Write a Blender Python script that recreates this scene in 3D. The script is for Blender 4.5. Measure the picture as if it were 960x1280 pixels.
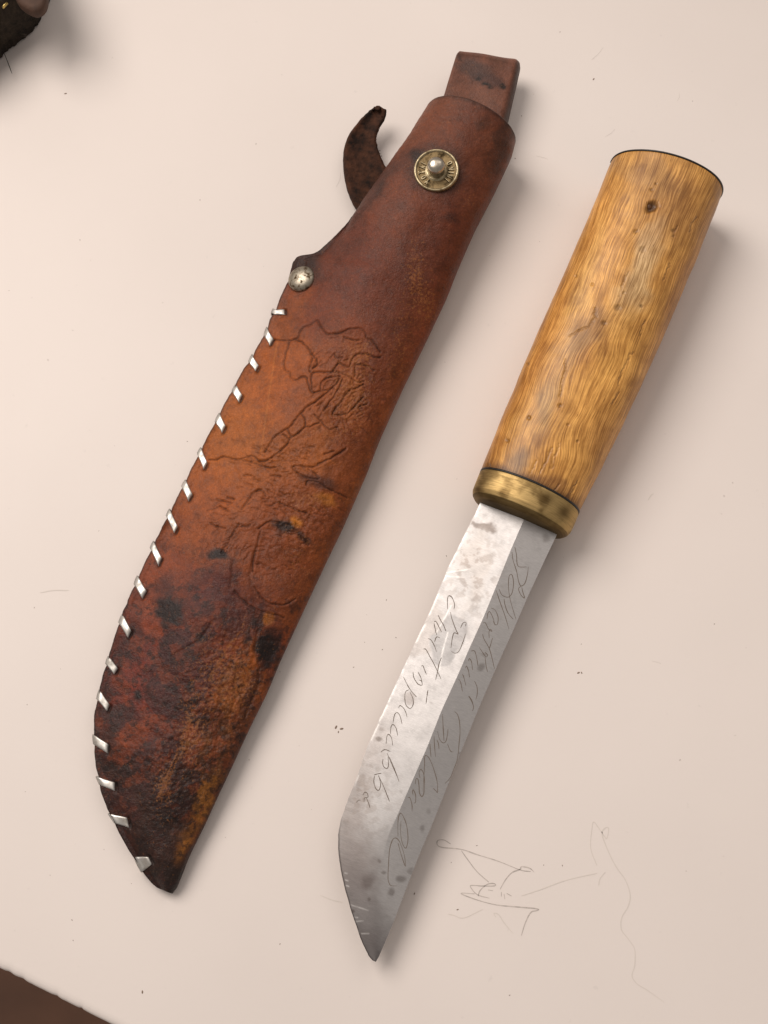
import bpy, bmesh, math, random
import numpy as np
from mathutils import Vector, Matrix
from mathutils.bvhtree import BVHTree

random.seed(7)
scene = bpy.context.scene
for o in list(bpy.data.objects):
    bpy.data.objects.remove(o, do_unlink=True)

# ------------------------------------------------------------------ camera
FPX, CX, CY = 1667.0, 480.0, 640.0            # focal length in photo pixels (960 x 1280)
TILT, DIST = math.radians(75.0), 0.37
CAM = np.array([0.0, -DIST * math.cos(TILT), DIST * math.sin(TILT)])
FWD = np.array([0.0, math.cos(TILT), -math.sin(TILT)])
RGT = np.array([1.0, 0.0, 0.0])
UPV = np.array([0.0, math.sin(TILT), math.cos(TILT)])
cd = bpy.data.cameras.new('camera')
cd.sensor_fit = 'VERTICAL'
cd.angle = 2 * math.atan(640.0 / FPX)
cd.clip_start, cd.clip_end = 0.01, 50.0
cam = bpy.data.objects.new('camera', cd)
cam.location = CAM
cam.rotation_euler = (math.pi / 2 - TILT, 0, 0)
scene.collection.objects.link(cam)
scene.camera = cam

# ------------------------------------------------------------------ light
world = bpy.data.worlds.new('World')
scene.world = world
world.use_nodes = True
bg = world.node_tree.nodes['Background']
bg.inputs['Color'].default_value = (1.0, 0.93, 0.88, 1)
bg.inputs['Strength'].default_value = 0.295


def area_lamp(name, direction, dist, size, power, color):
    d = Vector(direction).normalized()
    ld = bpy.data.lights.new(name, 'AREA')
    ld.shape = 'DISK'
    ld.size = size
    ld.energy = power
    ld.color = color
    lo = bpy.data.objects.new(name, ld)
    lo.location = d * dist
    lo.rotation_euler = (-d).to_track_quat('-Z', 'Y').to_euler()
    scene.collection.objects.link(lo)
    return lo


area_lamp('ceiling_lamp', (-0.46, 0.40, 0.79), 1.35, 0.92, 15.6, (1.0, 0.925, 0.86))
area_lamp('fill_light', (0.32, 0.52, 0.80), 2.2, 1.5, 6.5, (1.0, 0.92, 0.86))  # added fill lamp, brightens the right facet of the blade

scene.view_settings.view_transform = 'Standard'
scene.view_settings.look = 'None'
scene.view_settings.exposure = 0.0
scene.view_settings.gamma = 1.0
scene.view_settings.use_curve_mapping = False
scene.render.engine = 'CYCLES'


# ------------------------------------------------------------------ helpers
def at(px, py, z=0.0):
    """photo pixel -> point of the place at height z"""
    px = np.asarray(px, float); py = np.asarray(py, float); z = np.asarray(z, float)
    a = (px - CX) / FPX; b = -(py - CY) / FPX
    d = FWD + a[..., None] * RGT + b[..., None] * UPV
    t = (z - CAM[2]) / d[..., 2]
    return CAM + t[..., None] * d


def proj(P):
    v = P - CAM
    w = v @ FWD
    return np.stack([CX + FPX * (v @ RGT) / w, CY - FPX * (v @ UPV) / w], -1)


def ray_dir(px, py):
    d = FWD + (px - CX) / FPX * RGT - (py - CY) / FPX * UPV
    return d / np.linalg.norm(d)


def lin(c):
    c = np.asarray(c, float) / 255.0
    return np.where(c <= 0.04045, c / 12.92, ((c + 0.055) / 1.055) ** 2.4)


def hash2(ix, iy, seed):
    h = (ix.astype(np.int64) * 374761393 + iy.astype(np.int64) * 668265263 + seed * 1442695041) & 0x7fffffff
    h = ((h ^ (h >> 13)) * 1274126177) & 0x7fffffff
    h = h ^ (h >> 16)
    return (h & 0xffff) / 65535.0


def vnoise(x, y, seed=0):
    ix = np.floor(x); iy = np.floor(y)
    fx = x - ix; fy = y - iy
    fx = fx * fx * fx * (fx * (fx * 6 - 15) + 10); fy = fy * fy * fy * (fy * (fy * 6 - 15) + 10)
    a = hash2(ix, iy, seed); b = hash2(ix + 1, iy, seed)
    c = hash2(ix, iy + 1, seed); d = hash2(ix + 1, iy + 1, seed)
    return (a + (b - a) * fx) * (1 - fy) + (c + (d - c) * fx) * fy


def fbm(x, y, octs=4, seed=0):
    s = np.zeros_like(x); amp = 0.5; tot = 0
    x, y = x * 0.906 - y * 0.423, x * 0.423 + y * 0.906
    for k in range(octs):
        s += amp * vnoise(x + 17.3 * k, y - 9.1 * k, seed + k); tot += amp
        x, y = (x * 0.8 - y * 0.6) * 2.03, (x * 0.6 + y * 0.8) * 2.03; amp *= 0.5
    return s / tot


def sstep(a, b, x):
    t = np.clip((x - a) / (b - a), 0, 1)
    return t * t * (3 - 2 * t)


def line_dist(X, Y, polys, reach):
    """distance in pixels from (X, Y) to the nearest of the polylines"""
    D = np.full(X.shape, reach * 1.0)
    for pl in polys:
        for (x0, y0), (x1, y1) in zip(pl[:-1], pl[1:]):
            m = (X > min(x0, x1) - reach) & (X < max(x0, x1) + reach) & (Y > min(y0, y1) - reach) & (Y < max(y0, y1) + reach)
            if not m.any():
                continue
            x = X[m]; y = Y[m]
            dx, dy = x1 - x0, y1 - y0
            t = np.clip(((x - x0) * dx + (y - y0) * dy) / max(dx * dx + dy * dy, 1e-9), 0, 1)
            D[m] = np.minimum(D[m], np.hypot(x - x0 - t * dx, y - y0 - t * dy))
    return D


def zs(origin, scale, pts):
    return [(origin[0] + x / scale, origin[1] + y / scale) for x, y in pts]


def smooth_poly(pts, sub=5):
    """Catmull-Rom through the points"""
    p = [np.array(q, float) for q in pts]
    if len(p) < 3:
        return [tuple(q) for q in p]
    p = [2 * p[0] - p[1]] + p + [2 * p[-1] - p[-2]]
    out = []
    for i in range(1, len(p) - 2):
        for k in range(sub):
            t = k / sub
            a, b, c, d = p[i - 1], p[i], p[i + 1], p[i + 2]
            out.append(tuple(0.5 * (2 * b + (c - a) * t + (2 * a - 5 * b + 4 * c - d) * t * t + (3 * b - a - 3 * c + d) * t ** 3)))
    out.append(tuple(p[-2]))
    return out


def link(o, parent=None):
    scene.collection.objects.link(o)
    if parent is not None:
        o.parent = parent
    return o


def mesh_obj(name, verts, faces, mat, parent=None, smooth=True, attrs=None, fix=False):
    verts = np.asarray(verts, float)
    me = bpy.data.meshes.new(name)
    if isinstance(faces, np.ndarray):
        n, k = faces.shape
        me.vertices.add(len(verts)); me.vertices.foreach_set('co', verts.astype(np.float32).ravel())
        me.loops.add(n * k); me.loops.foreach_set('vertex_index', faces.astype(np.int32).ravel())
        me.polygons.add(n)
        me.polygons.foreach_set('loop_start', np.arange(0, n * k, k, dtype=np.int32))
        me.update(calc_edges=True)
        me.validate()
    else:
        me.from_pydata([tuple(v) for v in verts], [], faces)
    if fix:
        bm = bmesh.new(); bm.from_mesh(me)
        bmesh.ops.recalc_face_normals(bm, faces=bm.faces[:]); bm.to_mesh(me); bm.free()
    if smooth:
        me.polygons.foreach_set('use_smooth', np.ones(len(me.polygons), dtype=bool))
    for an, (typ, data) in (attrs or {}).items():
        a = me.attributes.new(an, typ, 'POINT')
        key = {'FLOAT_COLOR': 'color', 'FLOAT_VECTOR': 'vector', 'FLOAT': 'value'}[typ]
        a.data.foreach_set(key, np.ascontiguousarray(data, dtype=np.float32).ravel())
    me.materials.append(mat)
    o = bpy.data.objects.new(name, me)
    return link(o, parent)


def thing(name, label, cat, loc=(0, 0, 0), group=None):
    o = bpy.data.objects.new(name, None)
    o.empty_display_size = 0.01
    o['label'] = label; o['category'] = cat
    if group: o['group'] = group
    return link(o)


def grid_faces(nu, nv, wrap_v=False, off=0):
    m = nv if wrap_v else nv - 1
    i = np.arange(nu - 1)[:, None]; j = np.arange(m)[None, :]
    a = i * nv + j; b = i * nv + (j + 1) % nv
    c = (i + 1) * nv + (j + 1) % nv; d = (i + 1) * nv + j
    return np.stack([a, b, c, d], -1).reshape(-1, 4) + off


def ribbon(paths, width, lift=0.0):
    """flat strips (list of (points, normals)) -> verts, faces"""
    V, F = [], []
    for P, N in paths:
        P = np.asarray(P); N = np.asarray(N)
        T = np.gradient(P, axis=0)
        S = np.cross(N, T); S /= (np.linalg.norm(S, axis=1, keepdims=True) + 1e-12)
        n = len(P)
        w = width * 0.5 * ((0.55 + 0.45 * np.clip(np.sin(np.linspace(0, math.pi, n)), 0, 1) ** 0.5) * (0.65 + 0.7 * vnoise(np.arange(n) * 0.35, np.full(n, P[0][0] * 9000), 61)))[:, None]
        Q = P + N * lift
        b = len(V)
        for k in range(n):
            V.append(Q[k] - S[k] * w[k]); V.append(Q[k] + S[k] * w[k])
        for k in range(n - 1):
            F.append((b + 2 * k, b + 2 * k + 1, b + 2 * k + 3, b + 2 * k + 2))
    return V, F


# ------------------------------------------------------------------ materials
def new_mat(name):
    m = bpy.data.materials.new(name); m.use_nodes = True
    nt = m.node_tree
    return m, nt, nt.nodes['Principled BSDF']


def N(nt, typ, **kw):
    n = nt.nodes.new(typ)
    for k, v in kw.items():
        if k in n.inputs.keys():
            n.inputs[k].default_value = v
        else:
            setattr(n, k, v)
    return n


def ramp(nt, stops):
    r = nt.nodes.new('ShaderNodeValToRGB')
    e = r.color_ramp.elements
    while len(e) < len(stops): e.new(0.5)
    for el, (p, c) in zip(e, stops):
        el.position = p
        el.color = (c, c, c, 1) if isinstance(c, (int, float)) else tuple(c) + (1,)
    return r


def attr(nt, name):
    n = nt.nodes.new('ShaderNodeAttribute'); n.attribute_name = name
    return n


def mixc(nt, mode, fac, a, b):
    n = nt.nodes.new('ShaderNodeMix'); n.data_type = 'RGBA'; n.blend_type = mode
    for idx, v in ((0, fac), (6, a), (7, b)):
        if hasattr(v, 'is_linked'):
            nt.links.new(v, n.inputs[idx])
        elif isinstance(v, (int, float)):
            n.inputs[idx].default_value = v if idx == 0 else (v, v, v, 1)
        else:
            n.inputs[idx].default_value = tuple(v) + (1,)
    return n.outputs[2]


def plain(name, srgb, rough=0.5, metal=0.0, noise=None, bump=None):
    m, nt, p = new_mat(name)
    c = tuple(lin(srgb))
    p.inputs['Roughness'].default_value = rough
    p.inputs['Metallic'].default_value = metal
    tc = N(nt, 'ShaderNodeTexCoord')
    if noise:
        sc, amt = noise
        nz = N(nt, 'ShaderNodeTexNoise', Scale=sc, Detail=5.0)
        nt.links.new(tc.outputs['Object'], nz.inputs['Vector'])
        r = ramp(nt, [(0.3, 1 - amt), (0.7, 1 + amt * 0.6)])
        nt.links.new(nz.outputs['Fac'], r.inputs['Fac'])
        nt.links.new(mixc(nt, 'MULTIPLY', 1.0, c, r.outputs['Color']), p.inputs['Base Color'])
    else:
        p.inputs['Base Color'].default_value = c + (1,)
    if bump:
        sc, st, di = bump
        nb = N(nt, 'ShaderNodeTexNoise', Scale=sc, Detail=4.0)
        nt.links.new(tc.outputs['Object'], nb.inputs['Vector'])
        b = N(nt, 'ShaderNodeBump', Strength=st, Distance=di)
        nt.links.new(nb.outputs['Fac'], b.inputs['Height'])
        nt.links.new(b.outputs['Normal'], p.inputs['Normal'])
    return m


def leather_mat():
    m, nt, p = new_mat('sheath_leather')
    L = nt.links.new
    tc = N(nt, 'ShaderNodeTexCoord')
    col = attr(nt, 'col').outputs['Color']
    scuff = attr(nt, 'scuff').outputs['Fac']
    # mottling
    n1 = N(nt, 'ShaderNodeTexNoise', Scale=260.0, Detail=6.0, Roughness=0.62)
    L(tc.outputs['Object'], n1.inputs['Vector'])
    r1 = ramp(nt, [(0.28, 0.72), (0.5, 1.0), (0.74, 1.2)])
    L(n1.outputs['Fac'], r1.inputs['Fac'])
    c = mixc(nt, 'MULTIPLY', 1.0, col, r1.outputs['Color'])
    n4 = N(nt, 'ShaderNodeTexNoise', Scale=1300.0, Detail=4.0, Roughness=0.7)
    L(tc.outputs['Object'], n4.inputs['Vector'])
    r4 = ramp(nt, [(0.3, 0.76), (0.5, 1.0), (0.7, 1.18)])
    L(n4.outputs['Fac'], r4.inputs['Fac'])
    c = mixc(nt, 'MULTIPLY', 0.8, c, r4.outputs['Color'])
    # pores
    v = N(nt, 'ShaderNodeTexVoronoi', Scale=1500.0, feature='DISTANCE_TO_EDGE')
    wn = N(nt, 'ShaderNodeTexNoise', Scale=900.0, Detail=2.0)
    L(tc.outputs['Object'], wn.inputs['Vector'])
    wv = N(nt, 'ShaderNodeVectorMath', operation='SCALE'); wv.inputs['Scale'].default_value = 0.0009
    L(wn.outputs['Color'], wv.inputs[0])
    av = N(nt, 'ShaderNodeVectorMath', operation='ADD')
    L(tc.outputs['Object'], av.inputs[0]); L(wv.outputs[0], av.inputs[1])
    L(av.outputs[0], v.inputs['Vector'])
    rp = ramp(nt, [(0.0, 0.80), (0.22, 1.0)])
    L(v.outputs['Distance'], rp.inputs['Fac'])
    c = mixc(nt, 'MULTIPLY', 0.8, c, rp.outputs['Color'])
    # pale scuffs where the grain has been rubbed
    n2 = N(nt, 'ShaderNodeTexNoise', Scale=1500.0, Detail=5.0, Roughness=0.7)
    L(tc.outputs['Object'], n2.inputs['Vector'])
    ad = N(nt, 'ShaderNodeMath', operation='MULTIPLY_ADD')
    L(scuff, ad.inputs[0]); ad.inputs[1].default_value = 0.17; L(n2.outputs['Fac'], ad.inputs[2])
    r2 = ramp(nt, [(0.60, 0.0), (0.72, 1.0)])
    L(ad.outputs[0], r2.inputs['Fac'])
    sc = N(nt, 'ShaderNodeMath', operation='MULTIPLY'); L(r2.outputs['Color'], sc.inputs[0]); sc.inputs[1].default_value = 0.42
    c = mixc(nt, 'MIX', sc.outputs[0], c, tuple(lin((160, 100, 50))))
    L(c, p.inputs['Base Color'])
    rr = ramp(nt, [(0.3, 0.40), (0.7, 0.54)])
    L(n1.outputs['Fac'], rr.inputs['Fac']); L(rr.outputs['Color'], p.inputs['Roughness'])
    p.inputs['Specular IOR Level'].default_value = 0.27
    # relief
    b1 = N(nt, 'ShaderNodeBump', Strength=0.55, Distance=0.0003)
    L(rp.outputs['Color'], b1.inputs['Height'])
    n3 = N(nt, 'ShaderNodeTexNoise', Scale=1100.0, Detail=5.0, Roughness=0.65)
    L(tc.outputs['Object'], n3.inputs['Vector'])
    b2 = N(nt, 'ShaderNodeBump', Strength=0.55, Distance=0.0004)
    L(n3.outputs['Fac'], b2.inputs['Height']); L(b1.outputs['Normal'], b2.inputs['Normal'])
    L(b2.outputs['Normal'], p.inputs['Normal'])
    return m


def wood_mat():
    m, nt, p = new_mat('curly_birch')
    L = nt.links.new
    col = attr(nt, 'col').outputs['Color']
    gr = attr(nt, 'grain').outputs['Vector']
    mp = N(nt, 'ShaderNodeMapping'); mp.inputs['Scale'].default_value = (2.1, 0.085, 1)
    L(gr, mp.inputs['Vector'])
    n1 = N(nt, 'ShaderNodeTexNoise', Scale=1.0, Detail=3.0, Roughness=0.55, Distortion=0.05)
    L(mp.outputs[0], n1.inputs['Vector'])
    r1 = ramp(nt, [(0.43, (0.74, 0.67, 0.58)), (0.50, (0.98, 0.97, 0.96)), (0.57, (1.15, 1.17, 1.19))])
    L(n1.outputs['Fac'], r1.inputs['Fac'])
    c = mixc(nt, 'MULTIPLY', 0.9, col, r1.outputs['Color'])
    mp2 = N(nt, 'ShaderNodeMapping'); mp2.inputs['Scale'].default_value = (0.22, 0.07, 1)
    L(gr, mp2.inputs['Vector'])
    n2 = N(nt, 'ShaderNodeTexNoise', Scale=1.0, Detail=5.0, Roughness=0.6, Distortion=0.5)
    L(mp2.outputs[0], n2.inputs['Vector'])
    r2 = ramp(nt, [(0.3, (0.70, 0.66, 0.60)), (0.52, 1.0), (0.72, (1.18, 1.2, 1.22))])
    L(n2.outputs['Fac'], r2.inputs['Fac'])
    c = mixc(nt, 'MULTIPLY', 0.85, c, r2.outputs['Color'])
    mp5 = N(nt, 'ShaderNodeMapping'); mp5.inputs['Scale'].default_value = (4.6, 0.16, 1)
    L(gr, mp5.inputs['Vector'])
    n5 = N(nt, 'ShaderNodeTexNoise', Scale=1.0, Detail=4.0, Roughness=0.65)
    L(mp5.outputs[0], n5.inputs['Vector'])
    r5 = ramp(nt, [(0.42, (0.64, 0.57, 0.48)), (0.5, 1.0), (0.58, (1.24, 1.28, 1.32))])
    L(n5.outputs['Fac'], r5.inputs['Fac'])
    c = mixc(nt, 'MULTIPLY', 0.75, c, r5.outputs['Color'])
    # short dark pores
    mp3 = N(nt, 'ShaderNodeMapping'); mp3.inputs['Scale'].default_value = (2.3, 0.42, 1)
    L(gr, mp3.inputs['Vector'])
    n3 = N(nt, 'ShaderNodeTexNoise', Scale=1.0, Detail=2.0, Roughness=0.5)
    L(mp3.outputs[0], n3.inputs['Vector'])
    r3 = ramp(nt, [(0.25, (0.42, 0.34, 0.26)), (0.33, 1.0)])
    L(n3.outputs['Fac'], r3.inputs['Fac'])
    c = mixc(nt, 'MULTIPLY', 0.8, c, r3.outputs['Color'])
    L(c, p.inputs['Base Color'])
    p.inputs['Roughness'].default_value = 0.42
    p.inputs['Specular IOR Level'].default_value = 0.42
    b = N(nt, 'ShaderNodeBump', Strength=0.28, Distance=0.0002)
    L(n1.outputs['Fac'], b.inputs['Height']); L(b.outputs['Normal'], p.inputs['Normal'])
    return m


def steel_mat():
    m, nt, p = new_mat('worn_steel')
    L = nt.links.new
    col = attr(nt, 'col').outputs['Color']
    gr = attr(nt, 'grain').outputs['Vector']
    tc = N(nt, 'ShaderNodeTexCoord')
    n1 = N(nt, 'ShaderNodeTexNoise', Scale=330.0, Detail=8.0, Roughness=0.68)
    L(tc.outputs['Object'], n1.inputs['Vector'])
    r1 = ramp(nt, [(0.34, 0.70), (0.47, 0.95), (0.62, 1.06)])
    L(n1.outputs['Fac'], r1.inputs['Fac'])
    c = mixc(nt, 'MULTIPLY', 0.34, col, r1.outputs['Color'])
    # fine scratches, mostly across the blade
    mp = N(nt, 'ShaderNodeMapping'); mp.inputs['Scale'].default_value = (0.5, 9.0, 1); mp.inputs['Rotation'].default_value = (0, 0, 0.15)
    L(gr, mp.inputs['Vector'])
    n2 = N(nt, 'ShaderNodeTexNoise', Scale=1.0, Detail=3.0, Roughness=0.6)
    L(mp.outputs[0], n2.inputs['Vector'])
    r2 = ramp(nt, [(0.35, 0.82), (0.65, 1.08)])
    L(n2.outputs['Fac'], r2.inputs['Fac'])
    c = mixc(nt, 'MULTIPLY', 0.8, c, r2.outputs['Color'])
    L(c, p.inputs['Base Color'])
    p.inputs['Metallic'].default_value = 1.0
    rr = ramp(nt, [(0.35, 0.50), (0.6, 0.45)])
    L(n1.outputs['Fac'], rr.inputs['Fac'])
    L(rr.outputs['Color'], p.inputs['Roughness'])
    b = N(nt, 'ShaderNodeBump', Strength=0.10, Distance=0.0001)
    L(n2.outputs['Fac'], b.inputs['Height'])
    b2 = N(nt, 'ShaderNodeBump', Strength=0.05, Distance=0.0002)
    L(n1.outputs['Fac'], b2.inputs['Height']); L(b.outputs['Normal'], b2.inputs['Normal'])
    L(b2.outputs['Normal'], p.inputs['Normal'])
    return m


def brass_mat():
    m, nt, p = new_mat('tarnished_brass')
    L = nt.links.new
    col = attr(nt, 'col').outputs['Color']
    gr = attr(nt, 'grain').outputs['Vector']
    mp = N(nt, 'ShaderNodeMapping'); mp.inputs['Scale'].default_value = (0.25, 3.0, 1)
    L(gr, mp.inputs['Vector'])
    n1 = N(nt, 'ShaderNodeTexNoise', Scale=1.0, Detail=5.0, Roughness=0.65)
    L(mp.outputs[0], n1.inputs['Vector'])
    r1 = ramp(nt, [(0.3, 0.6), (0.5, 0.95), (0.7, 1.15)])
    L(n1.outputs['Fac'], r1.inputs['Fac'])
    c = mixc(nt, 'MULTIPLY', 0.8, col, r1.outputs['Color'])
    L(c, p.inputs['Base Color'])
    p.inputs['Metallic'].default_value = 1.0
    rr = ramp(nt, [(0.3, 0.62), (0.7, 0.52)])
    L(n1.outputs['Fac'], rr.inputs['Fac']); L(rr.outputs['Color'], p.inputs['Roughness'])
    b = N(nt, 'ShaderNodeBump', Strength=0.15, Distance=0.0002)
    L(n1.outputs['Fac'], b.inputs['Height']); L(b.outputs['Normal'], p.inputs['Normal'])
    return m


def table_mat():
    m, nt, p = new_mat('white_table_paint')
    L = nt.links.new
    tc = N(nt, 'ShaderNodeTexCoord')
    n1 = N(nt, 'ShaderNodeTexNoise', Scale=9.0, Detail=4.0)
    L(tc.outputs['Object'], n1.inputs['Vector'])
    a, b_ = tuple(lin((226, 215, 208))), tuple(lin((231, 220, 213)))
    r1 = ramp(nt, [(0.35, a), (0.65, b_)])
    L(n1.outputs['Fac'], r1.inputs['Fac'])
    n2 = N(nt, 'ShaderNodeTexNoise', Scale=420.0, Detail=3.0)
    L(tc.outputs['Object'], n2.inputs['Vector'])
    r2 = ramp(nt, [(0.22, 0.90), (0.30, 1.0)])
    L(n2.outputs['Fac'], r2.inputs['Fac'])
    c = mixc(nt, 'MULTIPLY', 0.6, r1.outputs['Color'], r2.outputs['Color'])
    L(c, p.inputs['Base Color'])
    p.inputs['Roughness'].default_value = 0.5
    p.inputs['Specular IOR Level'].default_value = 0.35
    b = N(nt, 'ShaderNodeBump', Strength=0.06, Distance=0.0003)
    n3 = N(nt, 'ShaderNodeTexNoise', Scale=600.0, Detail=3.0)
    L(tc.outputs['Object'], n3.inputs['Vector'])
    L(n3.outputs['Fac'], b.inputs['Height']); L(b.outputs['Normal'], p.inputs['Normal'])
    return m


def suede_mat(name, c1, c2, scale=500.0):
    m, nt, p = new_mat(name)
    L = nt.links.new
    tc = N(nt, 'ShaderNodeTexCoord')
    n1 = N(nt, 'ShaderNodeTexNoise', Scale=scale, Detail=6.0, Roughness=0.65)
    L(tc.outputs['Object'], n1.inputs['Vector'])
    r1 = ramp(nt, [(0.35, tuple(lin(c1))), (0.68, tuple(lin(c2)))])
    L(n1.outputs['Fac'], r1.inputs['Fac']); L(r1.outputs['Color'], p.inputs['Base Color'])
    p.inputs['Roughness'].default_value = 0.8
    p.inputs['Specular IOR Level'].default_value = 0.2
    b = N(nt, 'ShaderNodeBump', Strength=0.6, Distance=0.0005)
    n2 = N(nt, 'ShaderNodeTexNoise', Scale=scale * 3, Detail=4.0)
    L(tc.outputs['Object'], n2.inputs['Vector'])
    L(n2.outputs['Fac'], b.inputs['Height']); L(b.outputs['Normal'], p.inputs['Normal'])
    return m


def spotted_metal(name, c1, c2, scale, rough, lo=0.36, hi=0.46):
    m, nt, p = new_mat(name)
    L = nt.links.new
    tc = N(nt, 'ShaderNodeTexCoord')
    n1 = N(nt, 'ShaderNodeTexNoise', Scale=scale, Detail=4.0, Roughness=0.6)
    L(tc.outputs['Object'], n1.inputs['Vector'])
    r1 = ramp(nt, [(lo, tuple(lin(c1))), (hi, tuple(lin(c2)))])
    L(n1.outputs['Fac'], r1.inputs['Fac']); L(r1.outputs['Color'], p.inputs['Base Color'])
    p.inputs['Metallic'].default_value = 1.0
    rr = ramp(nt, [(lo, min(rough + 0.3, 1.0)), (hi, rough)])
    L(n1.outputs['Fac'], rr.inputs['Fac']); L(rr.outputs['Color'], p.inputs['Roughness'])
    b = N(nt, 'ShaderNodeBump', Strength=0.25, Distance=0.0002)
    L(n1.outputs['Fac'], b.inputs['Height']); L(b.outputs['Normal'], p.inputs['Normal'])
    return m


M_TABLE = table_mat()
M_LEATHER = leather_mat()
M_WOOD = wood_mat()
M_STEEL = steel_mat()
M_BRASS = brass_mat()
M_FLOOR = plain('dark_wood_floor', (122, 84, 62), 0.6, noise=(14.0, 0.25))
M_SUEDE = suede_mat('dark_suede', (28, 18, 13), (82, 50, 34), 300.0)
M_LOOP = suede_mat('loop_leather', (92, 54, 40), (128, 80, 62), 330.0)
M_POUCH = suede_mat('pouch_leather', (30, 25, 20), (62, 52, 42), 420.0)
M_TAB = plain('tab_leather', (74, 49, 34), 0.75, noise=(400.0, 0.25), bump=(1200.0, 0.3, 0.0003))
M_SNAP = spotted_metal('snap_brass', (112, 96, 70), (190, 174, 142), 520.0, 0.38, 0.3, 0.62)
M_SNAPF = spotted_metal('snap_field', (64, 52, 36), (118, 100, 72), 520.0, 0.42, 0.3, 0.5)
M_STUD = spotted_metal('snap_steel', (120, 106, 88), (196, 186, 170), 500.0, 0.3, 0.3, 0.5)
M_RIVET = spotted_metal('spotted_rivet', (84, 66, 46), (168, 158, 142), 700.0, 0.42, 0.36, 0.50)
M_LACE = spotted_metal('silver_lace', (176, 170, 162), (226, 222, 216), 350.0, 0.38, 0.3, 0.6)
M_DARK = plain('black_liner', (30, 24, 20), 0.45)
M_PLUG = plain('hole_plug', (92, 58, 30), 0.6, noise=(1500.0, 0.4))
M_INK = plain('engraving', (112, 100, 90), 0.7)
M_PENCIL = plain('pencil', (196, 185, 177), 0.7, noise=(900.0, 0.25))
M_FAINT = plain('faint_pencil', (219, 209, 200), 0.7)
M_FINE = plain('fine_scratch', (216, 206, 198), 0.6)
M_SPECK = plain('dust_speck', (128, 108, 92), 0.8)
M_GOLD = plain('brass_trim', (205, 180, 110), 0.3, 1.0)

# ------------------------------------------------------------------ table and floor
E0 = at(0.0, 1211.5); E1 = at(136.0, 1280.0)
tdir = (E1 - E0)[:2]; tdir /= np.linalg.norm(tdir)
tin = np.array([-tdir[1], tdir[0]])                # towards the inside of the table
if tin @ (np.zeros(2) - E0[:2]) < 0: tin = -tin


def build_table():
    n = 400
    u = np.concatenate([np.linspace(-0.5, -0.12, 40), np.linspace(-0.119, 0.16, n), np.linspace(0.17, 0.9, 60)])
    r = 0.0016; th = 0.024
    prof = [(0.72, 0.0), (0.02, 0.0), (r * 1.6, 0.0), (r, -0.00004), (r * 0.45, -r * 0.22), (r * 0.12, -r * 0.55), (0.0, -r), (0.0, -th), (0.72, -th)]
    jit = (vnoise(u * 900, u * 0, 5) - 0.5) * 0.00006
    chips = [(-0.0005, 0.0009, 0.0007)]
    base = E0[:2]
    V = []
    for k, uu in enumerate(u):
        for i, (w, z) in enumerate(prof):
            ww = w; zz = z
            if 2 <= i <= 6:
                ww += jit[k]
                for cpx, wd in ((10, .0009), (26, .0009), (69, .0007), (100, .0005)):
                    cu = np.hypot(*(at(cpx, 1211.5 + cpx * 68.5 / 136)[:2] - base))
                    g = math.exp(-((uu - cu) / wd) ** 2)
                    ww += 0.00025 * g
            q = base + tdir * uu + tin * ww
            V.append((q[0], q[1], zz))
    F = grid_faces(len(u), len(prof), wrap_v=True)
    o = mesh_obj('table_top', V, F, M_TABLE, fix=True)
    o['kind'] = 'structure'
    o['label'] = 'pale pinkish white painted table top with pencil scribbles'
    # smooth only the round edge
    for poly in o.data.polygons:
        poly.use_smooth = True
    return o


table = build_table()
fl = mesh_obj('floor', [(-3, -3, -0.73), (3, -3, -0.73), (3, 3, -0.73), (-3, 3, -0.73)], [(0, 1, 2, 3)], M_FLOOR, smooth=False)
fl['kind'] = 'structure'

UPN = np.array([0, 0, 1.0])


def table_lines(name, polys, width, mat, z=0.00006):
    paths = []
    for pl in polys:
        pl = np.array(smooth_poly(pl, 5))
        P = at(pl[:, 0], pl[:, 1], z)
        paths.append((P, np.tile(UPN, (len(P), 1))))
    V, F = ribbon(paths, width)
    return mesh_obj(name, V, F, mat, table, smooth=False)


DO = (530, 1010)
doodle = [zs(DO, 3, p) for p in [
    [(100, 135), (75, 120), (52, 122), (50, 138), (70, 148), (140, 155), (200, 175), (280, 200), (360, 232), (400, 238)],
    [(140, 160), (165, 195), (200, 240), (243, 278)],
    [(285, 305), (305, 270), (330, 242), (360, 230), (365, 220), (395, 225), (413, 240)],
    [(245, 338), (200, 325), (175, 297), (180, 290), (215, 292), (265, 292), (262, 283), (235, 287), (210, 310), (203, 330)],
    [(190, 322), (138, 320), (200, 345), (270, 363), (340, 370), (425, 378), (420, 385), (400, 392), (380, 430), (365, 478)],
    [(240, 307), (258, 310)], [(290, 315), (290, 332)], [(310, 320), (328, 330)], [(300, 322), (303, 342)]]]
faint = [zs(DO, 3, p) for p in [
    [(270, 410), (262, 395), (280, 400), (300, 430), (335, 472)],
    [(365, 330), (440, 305), (520, 275), (600, 255), (650, 245)],
    [(648, 215), (625, 150), (630, 75), (637, 52), (655, 75), (670, 95), (685, 115), (692, 75), (675, 78), (668, 100), (690, 160), (720, 220), (755, 270), (773, 325), (765, 370), (742, 410), (740, 455), (765, 490), (790, 530), (790, 590), (780, 630), (800, 660), (840, 685), (900, 728)],
    [(680, 240), (660, 265), (655, 290)], [(90, 398), (110, 402), (150, 412), (220, 380)]]] + [
    [(50, 741), (66, 738), (86, 738)], [(400, 1119), (415, 1125), (428, 1128)], [(810, 625), (814, 619), (817, 617)]]
table_lines('pencil_doodle', doodle, 0.00025, M_PENCIL)
table_lines('faint_pencil_line', faint, 0.00024, M_FAINT)
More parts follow.
